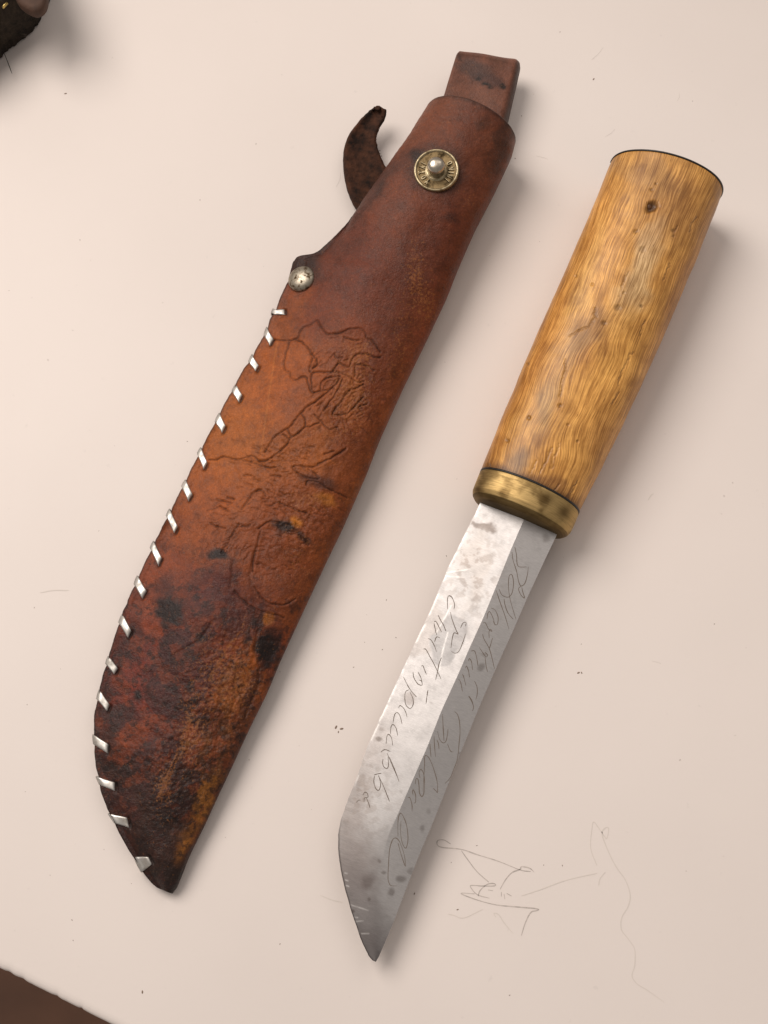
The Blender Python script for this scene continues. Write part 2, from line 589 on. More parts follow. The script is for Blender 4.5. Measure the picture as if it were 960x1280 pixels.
specks = [(742, 99, 4), (723, 841, 4), (727, 841, 3), (82, 117, 4), (178, 1240, 4), (420, 909, 5), (427, 911, 5), (423, 915, 3), (596, 1057, 2), (703, 1082, 2), (637, 1244, 2), (572, 1137, 3),
          (483, 750, 2), (495, 797, 2), (442, 834, 2), (478, 812, 2), (558, 695, 2), (644, 198, 2), (652, 145, 2), (518, 1117, 3), (100, 300, 2), (250, 250, 2), (60, 450, 2), (320, 180, 2), (893, 780, 2), (850, 950, 2), (350, 1180, 2), (90, 1150, 2), (700, 40, 2), (905, 620, 2)]
srng = random.Random(12)
specks += [(srng.uniform(5, 955), srng.uniform(60, 1190), srng.uniform(0.8, 1.7)) for _ in range(60)]
table_lines('fine_scratch', [[(x_, y_), (x_ + l_ * math.cos(a_) * .5 + 1.5, y_ + l_ * math.sin(a_) * .5), (x_ + l_ * math.cos(a_), y_ + l_ * math.sin(a_))] for x_, y_, l_, a_ in
            [(srng.uniform(0, 960), srng.uniform(0, 1200), srng.uniform(6, 26), srng.choice([-.2, .3, 1.9, 2.3]) + srng.uniform(-.3, .3)) for _ in range(9)]], 0.00014, M_FINE, 0.00004)
V, F = [], []
for (x, y, r) in specks:
    c = at(x, y, 0); b = len(V); rr = r * 0.5 / 4500 * 0.62
    ph = random.random() * 3
    for k in range(6):
        a = k * math.pi / 3
        dx, dy = math.cos(a) * rr * 1.6, math.sin(a) * rr * 0.75
        V.append((c[0] + dx * math.cos(ph) - dy * math.sin(ph), c[1] + dx * math.sin(ph) + dy * math.cos(ph), 0.00005))
    V.append((c[0], c[1], 0.00005 + rr * 0.6))
    for k in range(6): F.append((b + k, b + (k + 1) % 6, b + 6))
sp = mesh_obj('dust', V, F, M_SPECK, table)
sp['kind'] = 'stuff'

# ------------------------------------------------------------------ sheath
AX = np.array([0.37, -0.929]); AX /= np.linalg.norm(AX)
AN = np.array([-AX[1], AX[0]])                        # to the right across the sheath
LEFT = [(537, 131), (519, 159), (503, 184), (484, 210), (464, 237), (447, 262), (428, 287), (411, 304), (400, 315), (393, 320), (373, 323), (367, 331), (362, 353), (351, 377), (341, 397), (335, 413), (328, 428), (318, 445), (300, 475), (276, 519), (254, 562), (235, 600), (211, 648), (194, 682), (175, 722), (155, 768), (137, 823), (125, 867), (120, 895), (119, 923), (122, 960), (128, 989), (137, 1014), (148, 1036), (162, 1062), (181, 1092), (192, 1105), (202, 1113), (209, 1117.5)]
RIGHT = [(643, 181), (642, 190), (637, 202), (628, 221), (619, 240), (594, 288), (572, 338), (559, 372), (531, 431), (503, 488), (475, 550), (458, 594), (429, 660), (410, 699), (379, 765), (350, 828), (334, 867), (312, 911), (291, 957), (273, 995), (256, 1032), (237, 1070), (227, 1096), (221, 1110), (216, 1116.5)]


def sn(pts):
    p = np.array(pts, float)
    s = p @ AX; n = p @ AN
    o = np.argsort(s)
    return s[o], n[o]


sL, nL = sn(LEFT); sR, nR = sn(RIGHT)
S0 = max(sL[0], sR[0]) - 0.5; S1 = 73.0
NS, NQ, NB = 1050, 260, 40
SS = np.linspace(S0, S1, NS)
nl = np.interp(SS, sL, nL); nr = np.interp(SS, sR, nR)
k5 = np.ones(7) / 7
nl_s = np.convolve(np.pad(nl, 3, 'edge'), k5, 'valid'); nr_s = np.convolve(np.pad(nr, 9, 'edge'), np.ones(19) / 19, 'valid')
nl[8:] = nl_s[8:]; nr[25:] = nr_s[25:]
nl += (fbm(SS / 9.0, SS * 0, 3, 3) - 0.5) * 1.6 * sstep(S0, S0 + 30, SS)
stitch_mid = np.array([(343, 391), (333, 418), (314, 451), (294, 488), (273, 525), (250, 567), (231, 607), (211, 644), (191, 684), (171, 728), (152, 776), (136, 828), (125, 871), (119.5, 926), (125, 977), (142, 1024), (175, 1080)], float) @ AX
dst = np.min(np.abs(SS[:, None] - stitch_mid[None, :]), axis=1)
nl += np.exp(-(dst / 7.0) ** 2) * 1.6 - 0.6 * (SS < -170)
HH = np.interp(SS, [S0, S0 + 12, S0 + 40, -800, -600, -400, -200, 0, S1], [0.0034, 0.0052, 0.0068, 0.0098, 0.0122, 0.0142, 0.0172, 0.0225, 0.0245])
MM = sstep(-175, -60, SS)                              # 0: laced flat edge, 1: round tube
TH = np.interp(SS, [S0, S0 + 40, -160, -60, S1], [0.0026, 0.0034, 0.0036, 0.0024, 0.0022])
zR = HH * 0.5
zL = HH * (0.40 + 0.08 * MM)
Lp = SS[:, None] * AX + nl[:, None] * AN
Rp = SS[:, None] * AX + nr[:, None] * AN
L3 = at(Lp[:, 0], Lp[:, 1], zL); R3 = at(Rp[:, 0], Rp[:, 1], zR)


def section(q, top):
    """q: (nq,), returns (NS, nq, 3)"""
    q = q[None, :]
    wpx = (nr - nl)[:, None]
    qf = np.clip(9.0 / np.maximum(wpx, 12), 0, 0.3) * (1 - MM[:, None])
    r = np.clip((q - qf) / (1 - qf), 0, 1)
    rl = np.clip(r / 0.52, 0, 1); rr = np.clip((r - 0.48) / 0.52, 0, 1)
    A_flat = (1 - (1 - rl) ** 2.0) * 0.75 + 0.25 * rl * rl * (3 - 2 * rl)
    A_tube = np.sqrt(np.clip(1 - (1 - rl) ** 2.2, 0, 1))
    B = np.sqrt(np.clip(1 - rr ** 2.3, 0, 1))
    th = TH[:, None]; H = HH[:, None]; m = MM[:, None]
    half_flat = th / 2 + (H / 2 - th / 2) * A_flat
    half_tube = H / 2 * A_tube
    half = (half_flat * (1 - m) + half_tube * m) * B
    zm = zL[:, None] + (zR - zL)[:, None] * sstep(0, 0.6, r)
    z = zm + half if top else np.maximum(zm - half * 1.0, 0.00015)
    P = L3[:, None, :] + (R3 - L3)[:, None, :] * q[..., None]
    P = np.array(np.broadcast_to(P, (len(SS), q.shape[1], 3)))
    P[..., 2] = z
    return P


t = np.linspace(0, 1, NQ); qt = 0.45 * t + 0.55 * np.sin(t * math.pi / 2) ** 1.25
qt = qt / qt[-1]
tb = np.linspace(1, 0, NB + 2)[1:]; qb = np.sin(tb * math.pi / 2) ** 1.1
TOP = section(qt, True)
BOT = section(qb, False)

# carved picture lines, dents, creases: traced on the upper face
O1, O2, O3 = (330, 380), (240, 560), (180, 720)
carve = [zs(O1, 4.8, p) for p in [
    [(60, 215), (190, 215), (215, 170), (240, 140), (280, 125), (315, 98), (335, 125), (355, 155), (385, 180), (440, 178), (480, 160), (510, 150), (570, 145), (600, 165), (620, 200), (650, 220), (680, 260), (700, 290)],
    [(195, 215), (240, 240), (275, 280), (300, 325)], [(480, 195), (530, 215), (570, 215)],
    [(150, 230), (135, 300), (120, 360), (130, 400), (155, 410), (160, 440), (190, 460), (240, 440), (260, 450), (275, 510), (290, 530), (340, 520), (385, 515)],
    [(290, 325), (275, 380), (280, 410), (330, 405), (400, 408), (430, 375), (450, 350), (480, 370), (515, 375), (530, 330), (560, 300), (620, 300), (660, 320), (700, 320)],
    [(310, 325), (315, 365), (290, 385)], [(285, 420), (285, 500), (290, 530)], [(340, 510), (345, 470), (380, 440), (460, 432)],
    [(460, 440), (420, 490), (330, 570), (270, 610), (215, 660), (150, 740), (70, 790), (20, 860), (0, 890)],
    [(220, 650), (245, 690), (250, 735), (300, 725), (330, 710)],
    [(250, 735), (200, 780), (160, 800), (145, 830), (100, 880), (30, 930), (0, 945)],
    [(140, 750), (165, 800)], [(110, 785), (140, 800), (150, 820)],
    [(440, 400), (500, 430), (560, 470), (600, 465)], [(550, 360), (545, 430)], [(560, 360), (620, 370), (660, 400)],
    [(600, 480), (540, 510), (510, 520), (470, 580), (410, 660)], [(470, 450), (440, 520), (360, 640)],
    [(440, 610), (410, 665), (490, 660)], [(600, 560), (540, 620), (490, 670)],
    [(300, 660), (340, 700), (390, 750), (440, 740)], [(620, 600), (570, 620), (600, 660)],
    [(490, 870), (420, 915), (360, 945), (320, 960)], [(420, 885), (360, 900)], [(420, 300), (440, 320), (470, 320)]]]
carve += [zs(O2, 4.8, p) for p in [
    [(100, 70), (150, 70), (190, 50), (240, 65), (270, 70), (340, 45), (370, 50), (400, 75), (430, 80)],
    [(300, 70), (350, 85), (400, 100), (460, 115), (510, 112)],
    [(920, 10), (860, 50), (790, 80), (720, 115), (640, 105), (605, 115), (640, 150), (700, 180), (760, 185), (745, 160), (700, 130)],
    [(685, 220), (700, 195), (760, 205), (800, 240), (860, 265), (930, 300)],
    [(310, 160), (355, 165)], [(470, 165), (530, 168)], [(525, 260), (560, 280)], [(210, 295), (250, 305)], [(150, 305), (230, 330)], [(170, 350), (220, 380)],
    [(300, 370), (330, 320), (360, 275), (400, 248), (430, 260), (440, 290)],
    [(440, 345), (480, 345), (510, 325), (560, 345), (610, 360), (640, 380), (690, 388)],
    [(280, 460), (240, 520), (200, 590), (175, 630)], [(115, 460), (150, 470), (200, 480)], [(300, 470), (330, 478), (350, 460)],
    [(410, 500), (395, 570), (370, 660), (365, 740)], [(400, 480), (470, 440), (530, 450)],
    [(375, 830), (400, 880), (440, 920), (500, 940), (570, 935), (620, 905)], [(640, 520), (700, 580)]]]
carve += [zs(O3, 4.8, [(540, 90), (600, 150), (680, 205), (760, 225), (840, 250)])]
carve = [smooth_poly(p, 4) for p in carve]
soft = [[(320, 755), (312, 720), (318, 690)], [(292, 700), (288, 735)], [(322, 790), (318, 815)],
        [(215, 820), (250, 800), (268, 775)], [(325, 835), (322, 860), (305, 900)], [(330, 800), (350, 802), (348, 830), (338, 838)],
        [(478, 230), (462, 255), (440, 280)], [(380, 330), (368, 350)]]
rng = random.Random(3)
hatch = []
for (cx, cy, rx, ry, n, ang) in [(280, 672, 22, 16, 16, -0.9), (298, 678, 14, 18, 12, -0.9), (290, 640, 30, 20, 16, -0.2), (330, 625, 40, 18, 16, 0.3), (350, 690, 30, 30, 22, 0.2), (420, 480, 34, 40, 34, -0.8), (440, 500, 25, 40, 24, 0.9), (350, 565, 40, 12, 18, 0.3), (400, 640, 40, 24, 18, 0.5), (345, 590, 40, 20, 18, 0.2)]:
    for _ in range(int(n * 1.7)):
        x = cx + rng.uniform(-rx, rx); y = cy + rng.uniform(-ry, ry); a = ang + rng.uniform(-.5, .5); l = rng.uniform(2.5, 6)
        hatch.append([(x - l * math.cos(a), y - l * math.sin(a)), (x + rng.uniform(-1, 1), y + rng.uniform(-1, 1)), (x + l * math.cos(a), y + l * math.sin(a))])

stitches = [((344, 387.5), (341.5, 394), (355, 386.5), (355.6, 394)), ((335, 412), (331, 423), (342, 423), (337, 432)), ((317, 446), (312, 456), (323.5, 456), (319, 464)),
            ((297, 483), (291, 493), (303, 493), (298, 503)), ((276, 519), (270, 531), (282, 531), (277, 541)), ((253, 562.5), (247.5, 571), (259, 577), (254, 586)),
            ((234, 602.5), (228, 612), (240.6, 616.6), (235, 626)), ((214, 639), (209, 649), (222, 657), (217, 666)), ((194, 679), (189, 689), (202, 696), (197.5, 707)),
            ((174, 722), (169, 734), (183, 737), (177, 748)), ((155, 770), (150, 782), (164, 787), (159, 797)), ((138, 822), (134, 833), (147, 834), (142, 843)),
            ((126.5, 864), (123, 877), (136.5, 879), (133, 889)), ((119, 919), (120, 933), (134.5, 929), (134, 942)), ((123, 971), (128, 983), (142, 977), (143, 989)),
            ((138, 1017), (147, 1031), (157, 1021), (161, 1035)), ((170, 1070), (180, 1090), (184, 1070), (190, 1082))]
PX = proj(TOP); X, Y = PX[..., 0], PX[..., 1]
wob = lambda f, a, s: (fbm(X / f, Y / f, 3, s) - 0.5) * 2 * a
Xw = X + wob(6, 1.0, 21); Yw = Y + wob(6, 1.0, 22)
D1 = line_dist(Xw, Yw, carve, 7.0)
D2 = line_dist(Xw, Yw, soft, 8.0)
D3 = line_dist(X, Y, hatch, 6.0)
dep = fbm(X / 30, Y / 30, 3, 31)
g1 = np.exp(-(D1 / 0.78) ** 2) * (0.55 + 0.6 * dep)
lip = np.exp(-((D1 - 3.0) / 1.5) ** 2) * (D1 < 6.9)
g2 = np.exp(-(D2 / 2.2) ** 2)
g3 = np.exp(-(D3 / 0.9) ** 2)
damage = lambda cx, cy, rx, ry: np.exp(-((X - cx) / rx) ** 2 - ((Y - cy) / ry) ** 2)
rough_zone = np.clip(damage(435, 490, 40, 55) + damage(370, 650, 60, 50) + damage(330, 580, 70, 30) * 0.8 + damage(290, 860, 50, 90) + damage(230, 960, 60, 80) * 0.8, 0, 1)
disp = -0.00040 * g1 + 0.00009 * lip - 0.00022 * g2 - 0.00018 * g3
disp += (fbm(X / 5.5, Y / 5.5, 3, 41) - 0.5) * 0.00036 * (0.3 + 1.5 * rough_zone)
disp += (fbm(X / 45, Y / 45, 3, 43) - 0.5) * 0.0011
disp -= 0.0006 * damage(338, 815, 12, 16) + 0.0008 * damage(545, 212, 30, 27) * 0.4
hole = np.zeros_like(X)
for (e1, e2, h1, h2) in stitches:
    hc = (np.array(h1) + np.array(h2)) / 2 + ((np.array(h1) + np.array(h2)) - (np.array(e1) + np.array(e2))) / 2 * 0.12
    hd = np.array(h2) - np.array(h1); hl = np.hypot(*hd); hd = hd / hl
    a_ = (X - hc[0]) * hd[0] + (Y - hc[1]) * hd[1]; b_ = -(X - hc[0]) * hd[1] + (Y - hc[1]) * hd[0]
    hole = np.maximum(hole, np.exp(-(a_ / (hl * 0.55)) ** 4 - (b_ / 2.0) ** 2))
disp -= 0.0007 * hole
edge_fade = sstep(0, 0.03, qt)[None, :] * sstep(0, 0.05, 1 - qt)[None, :] * sstep(S0, S0 + 15, SS)[:, None]
du = np.gradient(TOP, axis=0); dv = np.gradient(TOP, axis=1)
nn = np.cross(dv, du); nn /= (np.linalg.norm(nn, axis=-1, keepdims=True) + 1e-15)
nn *= np.sign(np.where(np.abs(nn[..., 2:3]) < 1e-9, 1, nn[..., 2:3]))
TOPD = TOP + nn * (disp * edge_fade)[..., None]

# leather colours: own dye, stains, wear, and shade painted on the right side
w1 = (fbm(X / 38, Y / 38, 4, 51) - 0.5) * 46 + (fbm(X / 8, Y / 8, 4, 52) - 0.5) * 20; w2 = (fbm(X / 38, Y / 38, 4, 57) - 0.5) * 46 + (fbm(X / 8, Y / 8, 4, 58) - 0.5) * 20
XX, YY = X + w1, Y + w2
sy = X * AX[0] + Y * AX[1]
stops = [(-970, (58, 34, 26)), (-860, (70, 38, 28)), (-760, (98, 46, 32)), (-640, (112, 52, 34)), (-520, (134, 72, 40)), (-400, (150, 84, 43)), (-280, (136, 74, 43)), (-200, (122, 62, 39)), (-100, (112, 57, 37)), (80, (120, 68, 46))]
ss_ = [a for a, _ in stops]; cs_ = np.array([lin(c) for _, c in stops])
syw = sy + w1 * 1.2
col = np.stack([np.interp(syw, ss_, cs_[:, k]) for k in range(3)], -1)


def blob(cx, cy, rx, ry, ang, c, k, soft_=0.5, warp=1.0):
    global col
    dx = (X + w1 * warp - cx); dy = (Y + w2 * warp - cy)
    ca, sa = math.cos(ang), math.sin(ang)
    d = np.hypot((dx * ca + dy * sa) / rx, (-dx * sa + dy * ca) / ry)
    m = (1 - sstep(1 - soft_, 1 + soft_, d)) * k
    col = col * (1 - m[..., None]) + lin(c) * m[..., None]


ST = -1.19  # direction of the sheath in the photo
blob(300, 530, 120, 42, ST, (166, 95, 45), 0.75, 0.8)
blob(345, 470, 60, 38, ST, (160, 84, 42), 0.6, 0.8)
blob(250, 640, 70, 40, ST, (150, 76, 40), 0.5, 0.8)
blob(440, 560, 170, 26, ST, (108, 52, 26), 0.75, 0.7)  # shading of the rounded right side, put into the leather colour
blob(380, 740, 110, 26, ST, (122, 62, 28), 0.7, 0.7)
blob(350, 660, 60, 50, ST, (126, 64, 36), 0.6, 0.8)
blob(520, 330, 150, 28, ST, (88, 42, 26), 0.6, 0.7)
blob(500, 260, 60, 30, ST, (118, 66, 46), 0.5, 0.8)
blob(440, 330, 60, 40, ST, (96, 50, 38), 0.6, 0.8)
blob(600, 150, 40, 30, 0, (96, 50, 36), 0.5, 0.8)
blob(628, 190, 40, 12, ST, (60, 36, 26), 0.7, 0.6)
blob(604, 158, 10, 8, 0, (70, 46, 36), 0.6, 0.8, .4)
blob(380, 335, 24, 20, 0, (46, 32, 26), 0.9, 0.6, .5)
blob(395, 318, 26, 10, -.5, (58, 36, 30), 0.8, 0.6, .4)
blob(470, 240, 60, 12, ST + .3, (62, 44, 40), 0.7, 0.7, .5)
blob(545, 212, 36, 32, 0, (66, 40, 30), 0.75, 0.4, .35)
blob(522, 196, 8, 10, 0, (38, 30, 28), 0.8, 0.6, .3)
blob(560, 275, 8, 6, 0, (60, 30, 22), 0.7, 0.7, .3)
# lower half stains
blob(170, 860, 70, 34, ST - .3, (112, 46, 34), 0.75, 0.6)
blob(200, 740, 50, 26, ST, (140, 68, 40), 0.6, 0.7)
blob(300, 860, 80, 30, ST, (138, 74, 32), 0.85, 0.6)
blob(270, 745, 44, 26, 0.4, (82, 40, 38), 0.8, 0.6)
blob(225, 850, 34, 60, 0.35, (70, 36, 32), 0.85, 0.12)
blob(235, 800, 36, 18, -0.5, (66, 34, 32), 0.8, 0.12)
blob(300, 770, 40, 24, .4, (70, 36, 30), 0.7, 0.6)
blob(215, 766, 17, 20, 0.4, (40, 26, 26), 0.92, 0.4, .6)
blob(208, 735, 10, 16, 0, (64, 34, 30), 0.7, 0.6, .6)
blob(246, 746, 6, 5, 0, (40, 26, 26), 0.8, 0.6, .3)
blob(160, 800, 16, 26, .5, (66, 34, 30), 0.8, 0.5, .6)
blob(185, 840, 9, 9, 0, (60, 30, 28), 0.7, 0.6, .5)
blob(172, 870, 7, 8, 0, (44, 26, 24), 0.85, 0.6, .3)
blob(246, 800, 9, 8, 0, (42, 28, 26), 0.85, 0.6, .4)
blob(335, 812, 17, 24, 0.25, (26, 19, 17), 0.97, 0.25, .35)
blob(322, 780, 11, 20, 0.2, (56, 32, 26), 0.8, 0.5, .4)
blob(309, 802, 5, 26, 0.25, (44, 28, 24), 0.7, 0.6, .5)
blob(352, 655, 16, 12, 0.2, (52, 32, 22), 0.85, 0.5, .5)
blob(370, 652, 7, 6, 0, (186, 112, 40), 0.8, 0.5, .3)
blob(380, 672, 14, 5, 0.7, (50, 30, 22), 0.8, 0.5, .3)
blob(273, 698, 16, 6, 0.1, (44, 28, 26), 0.9, 0.5, .4)
blob(395, 602, 22, 8, 0.4, (70, 40, 30), 0.8, 0.5, .3)
blob(404, 625, 12, 6, 0.3, (170, 104, 42), 0.6, 0.6, .3)
blob(335, 775, 7, 9, 0.2, (170, 100, 38), 0.75, 0.4, .3)
blob(240, 862, 6, 9, 0, (36, 24, 22), 0.9, 0.5, .3)
blob(250, 888, 26, 14, 0.3, (48, 30, 24), 0.85, 0.5, .8)
blob(268, 908, 14, 18, 0.3, (44, 28, 22), 0.85, 0.5, .6)
blob(230, 930, 20, 8, 0, (40, 26, 20), 0.8, 0.5, .8)
blob(150, 900, 22, 16, .5, (58, 30, 26), 0.85, 0.5, .6)
blob(135, 950, 30, 30, 0, (54, 32, 26), 0.85, 0.6, .8)
blob(165, 925, 40, 13, ST + .35, (126, 60, 36), 0.85, 0.15, .5)
blob(185, 990, 60, 50, ST, (56, 32, 26), 0.9, 0.5)
blob(210, 1040, 60, 34, ST, (54, 32, 25), 0.9, 0.5)
blob(262, 950, 80, 16, ST, (106, 62, 28), 0.8, 0.6, .5)
blob(252, 1010, 66, 10, ST + .05, (140, 88, 38), 0.9, 0.45, .35)
blob(240, 985, 44, 14, ST, (44, 28, 24), 0.85, 0.5, .6)
blob(215, 1012, 16, 22, .3, (38, 25, 22), 0.8, 0.6, .5)
blob(208, 1100, 30, 24, 0, (40, 27, 22), 0.95, 0.4, .4)
blob(300, 905, 100, 8, ST - .02, (70, 38, 24), 0.6, 0.7, .4)
# ring-shaped drying lines of the wet stains
for (cx, cy, rx, ry, a) in [(225, 850, 34, 60, 0.35), (165, 925, 40, 13, ST + .35), (235, 800, 36, 18, -0.5), (185, 990, 60, 50, ST)]:
    dx = X + w1 - cx; dy = Y + w2 - cy
    d = np.hypot((dx * math.cos(a) + dy * math.sin(a)) / rx, (-dx * math.sin(a) + dy * math.cos(a)) / ry)
    m = np.exp(-((d - 0.98) / 0.045) ** 2) * 0.35
    col *= (1 - m)[..., None]
# fine blotches
lowz = sstep(-470, -640, sy + w1)
f18 = fbm(X / 22, Y / 22, 6, 171); f13 = fbm(X / 14 + 40, Y / 14, 6, 173); f7 = fbm(X / 8, Y / 8, 5, 175)
m = sstep(0.53, 0.56, f18) * lowz * 0.38
col = col * (1 - m[..., None]) + lin((62, 32, 30)) * m[..., None]
m = sstep(0.57, 0.61, f13) * lowz * 0.32 * sstep(-930, -820, sy)
col = col * (1 - m[..., None]) + lin((138, 66, 36)) * m[..., None]
m = sstep(0.62, 0.68, f7) * lowz * 0.6
col = col * (1 - m[..., None]) + lin((34, 22, 20)) * m[..., None]
m = sstep(0.64, 0.70, f7) * (1 - lowz) * 0.2
col = col * (1 - m[..., None]) + lin((70, 36, 24)) * m[..., None]
bl = fbm(X / 11, Y / 11, 4, 71)
low = sstep(-560, -760, sy)
m = sstep(0.56, 0.68, bl) * low * 0.5
col = col * (1 - m[..., None]) + lin((44, 27, 22)) * m[..., None]
sp_ = sstep(0.70, 0.78, fbm(X / 5, Y / 5, 3, 77)) * 0.5 * (0.25 + 0.75 * low)
col = col * (1 - sp_[..., None]) + lin((40, 25, 20)) * sp_[..., None]
mot = fbm(X / 3.2, Y / 3.2, 4, 79); mot2 = fbm(X / 20, Y / 20, 4, 80)
col = col * (1 + (mot - 0.5) * (0.25 + 0.6 * low) + (mot2 - 0.5) * (0.25 + 0.5 * low))[..., None]
dirt = np.clip(0.72 * g1 + 0.22 * g2 + 0.30 * g3, 0, 0.8)
col = col * (1 - dirt[..., None]) + lin((44, 24, 16)) * dirt[..., None]
col = col * (1 - 0.8 * hole[..., None]) + lin((26, 18, 14)) * 0.8 * hole[..., None]
lum_ = col @ np.array([0.3, 0.59, 0.11])
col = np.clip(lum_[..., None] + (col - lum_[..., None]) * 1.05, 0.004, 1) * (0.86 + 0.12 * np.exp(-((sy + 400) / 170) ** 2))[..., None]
for (cx, cy, rx, ry) in [(335, 812, 15, 21), (214, 766, 14, 17), (246, 800, 8, 7), (240, 862, 6, 8), (273, 698, 13, 5), (352, 655, 12, 8), (172, 870, 6, 7)]:
    m = (1 - sstep(0.6, 1.3, np.hypot((X + w1 * .5 - cx) / rx, (Y + w2 * .5 - cy) / ry))) * 0.72
    col = col * (1 - m[..., None]) + lin((27, 20, 18)) * m[..., None]
scr = line_dist(X, Y, [[(347, 428), (338, 480), (326, 564)]], 4)
m = np.exp(-(scr / 0.9) ** 2) * 0.35
col = col * (1 - m[..., None]) + lin((190, 118, 58)) * m[..., None]
# dark cut edge
ed = np.exp(-(np.broadcast_to((qt[None, :] * (nr - nl)[:, None]), X.shape) / 1.8) ** 2) * 0.75
ed = np.maximum(ed, (np.exp(-((S1 - SS) / 4.0) ** 2) * 0.6)[:, None])
col = col * (1 - ed[..., None]) + lin((36, 24, 19)) * ed[..., None]
scuff = np.clip(damage(440, 490, 26, 50) * 1.1 + damage(450, 440, 14, 14) + damage(500, 440, 18, 60) * 0.5 + damage(520, 340, 14, 40) * 0.75 + damage(535, 385, 16, 25) * .8 + damage(400, 540, 30, 20) * 0.5
                + damage(390, 625, 36, 12) * 0.8 + damage(370, 680, 22, 40) * 0.5 + damage(270, 850, 34, 60) * 0.75 + damage(235, 920, 14, 40) * 0.95 + damage(205, 985, 14, 34) * 0.8 + damage(300, 850, 22, 40) * .7 + damage(255, 1000, 14, 60) * .4 + damage(590, 250, 10, 14) * 0.4, 0, 1)
sline = line_dist(X + wob(4, 1.5, 81), Y + wob(4, 1.5, 82), [[(250, 900), (222, 950), (196, 1000)], [(238, 905), (215, 955), (200, 985)], [(300, 790), (280, 815), (262, 850)], [(306, 770), (303, 790)], [(255, 905), (245, 930)]], 5)
scuff = np.clip(scuff + 0.8 * np.exp(-(sline / 1.6) ** 2), 0, 1.2)

sheath = thing('knife_sheath', 'brown leather knife sheath with white lacing along its left edge', 'sheath')
nbv = BOT.shape[1]
ring = np.concatenate([TOPD, BOT], axis=1)            # closed loop per station
rc = np.concatenate([col, np.broadcast_to(lin((74, 44, 30)), BOT.shape)], axis=1)
rs = np.concatenate([scuff, np.zeros(BOT.shape[:2])], axis=1)
nring = NQ + nbv
cen = ring.mean(axis=1, keepdims=True)
# rim of the mouth and the hollow inside
extra, extrac = [], []
last = ring[-1]; c0 = last.mean(axis=0)


def inset(loop, d):
    v = loop - loop.mean(axis=0)
    l = np.linalg.norm(v, axis=1, keepdims=True)
    return loop - v / l * np.minimum(d, l * 0.8)


axis3 = (at(AX[0] * 200 + 560, AX[1] * 200 + 300, 0) - at(560, 300, 0)); axis3 /= np.linalg.norm(axis3)
extra.append(inset(last, 0.0005) + axis3 * 0.0004); extra.append(inset(last, 0.0016) + axis3 * 0.0004); extra.append(inset(last, 0.0021))
for kback in (12, 40, 80):
    e = inset(np.concatenate([TOP, BOT], axis=1)[NS - 1 - kback], 0.0026)
    e[:, 2] = np.maximum(e[:, 2], 0.0012)
    extra.append(e)
ring_all = np.concatenate([ring, np.stack(extra)], axis=0)
rc = np.concatenate([rc, np.broadcast_to(lin((52, 34, 26)), (len(extra), nring, 3))], axis=0)
rs = np.concatenate([rs, np.zeros((len(extra), nring))], axis=0)
F = grid_faces(NS + len(extra), nring, wrap_v=True)
V = ring_all.reshape(-1, 3)
# end caps: fans to centre points
capA = len(V); capB = capA + 1
V = np.vstack([V, ring_all[0].mean(axis=0), ring_all[-1].mean(axis=0)])
cols = np.vstack([rc.reshape(-1, 3), lin((40, 27, 22)), lin((30, 20, 16))]); scf = np.concatenate([rs.ravel(), [0, 0]])
j = np.arange(nring); jn = (j + 1) % nring
offB = (NS + len(extra) - 1) * nring
tri1 = np.stack([np.full(nring, capA), jn, j, j], -1); tri2 = np.stack([np.full(nring, capB), j + offB, jn + offB, jn + offB], -1)
quads = [tuple(f) for f in F] + [tuple(f[:3]) for f in tri1] + [tuple(f[:3]) for f in tri2]
body = mesh_obj('body', V, quads, M_LEATHER, sheath, attrs={'col': ('FLOAT_COLOR', np.hstack([cols, np.ones((len(cols), 1))])), 'scuff': ('FLOAT', scf)}, fix=True)

# a coarse copy of the upper face to find points on it
step_s, step_q = 4, 3
cs = TOPD[::step_s, ::step_q]
cf = grid_faces(cs.shape[0], cs.shape[1])
BV = BVHTree.FromPolygons([Vector(v) for v in cs.reshape(-1, 3)], [tuple(int(i) for i in f) for f in cf])


def hit(bv, px, py, default_z=0.005):
    d = ray_dir(px, py)
    loc, nor, idx, dist = bv.ray_cast(Vector(CAM), Vector(d))
    if loc is None:
        return at(px, py, default_z), UPN.copy(), False
    n = np.array(nor)
    if n @ d > 0: n = -n
    return np.array(loc), n, True


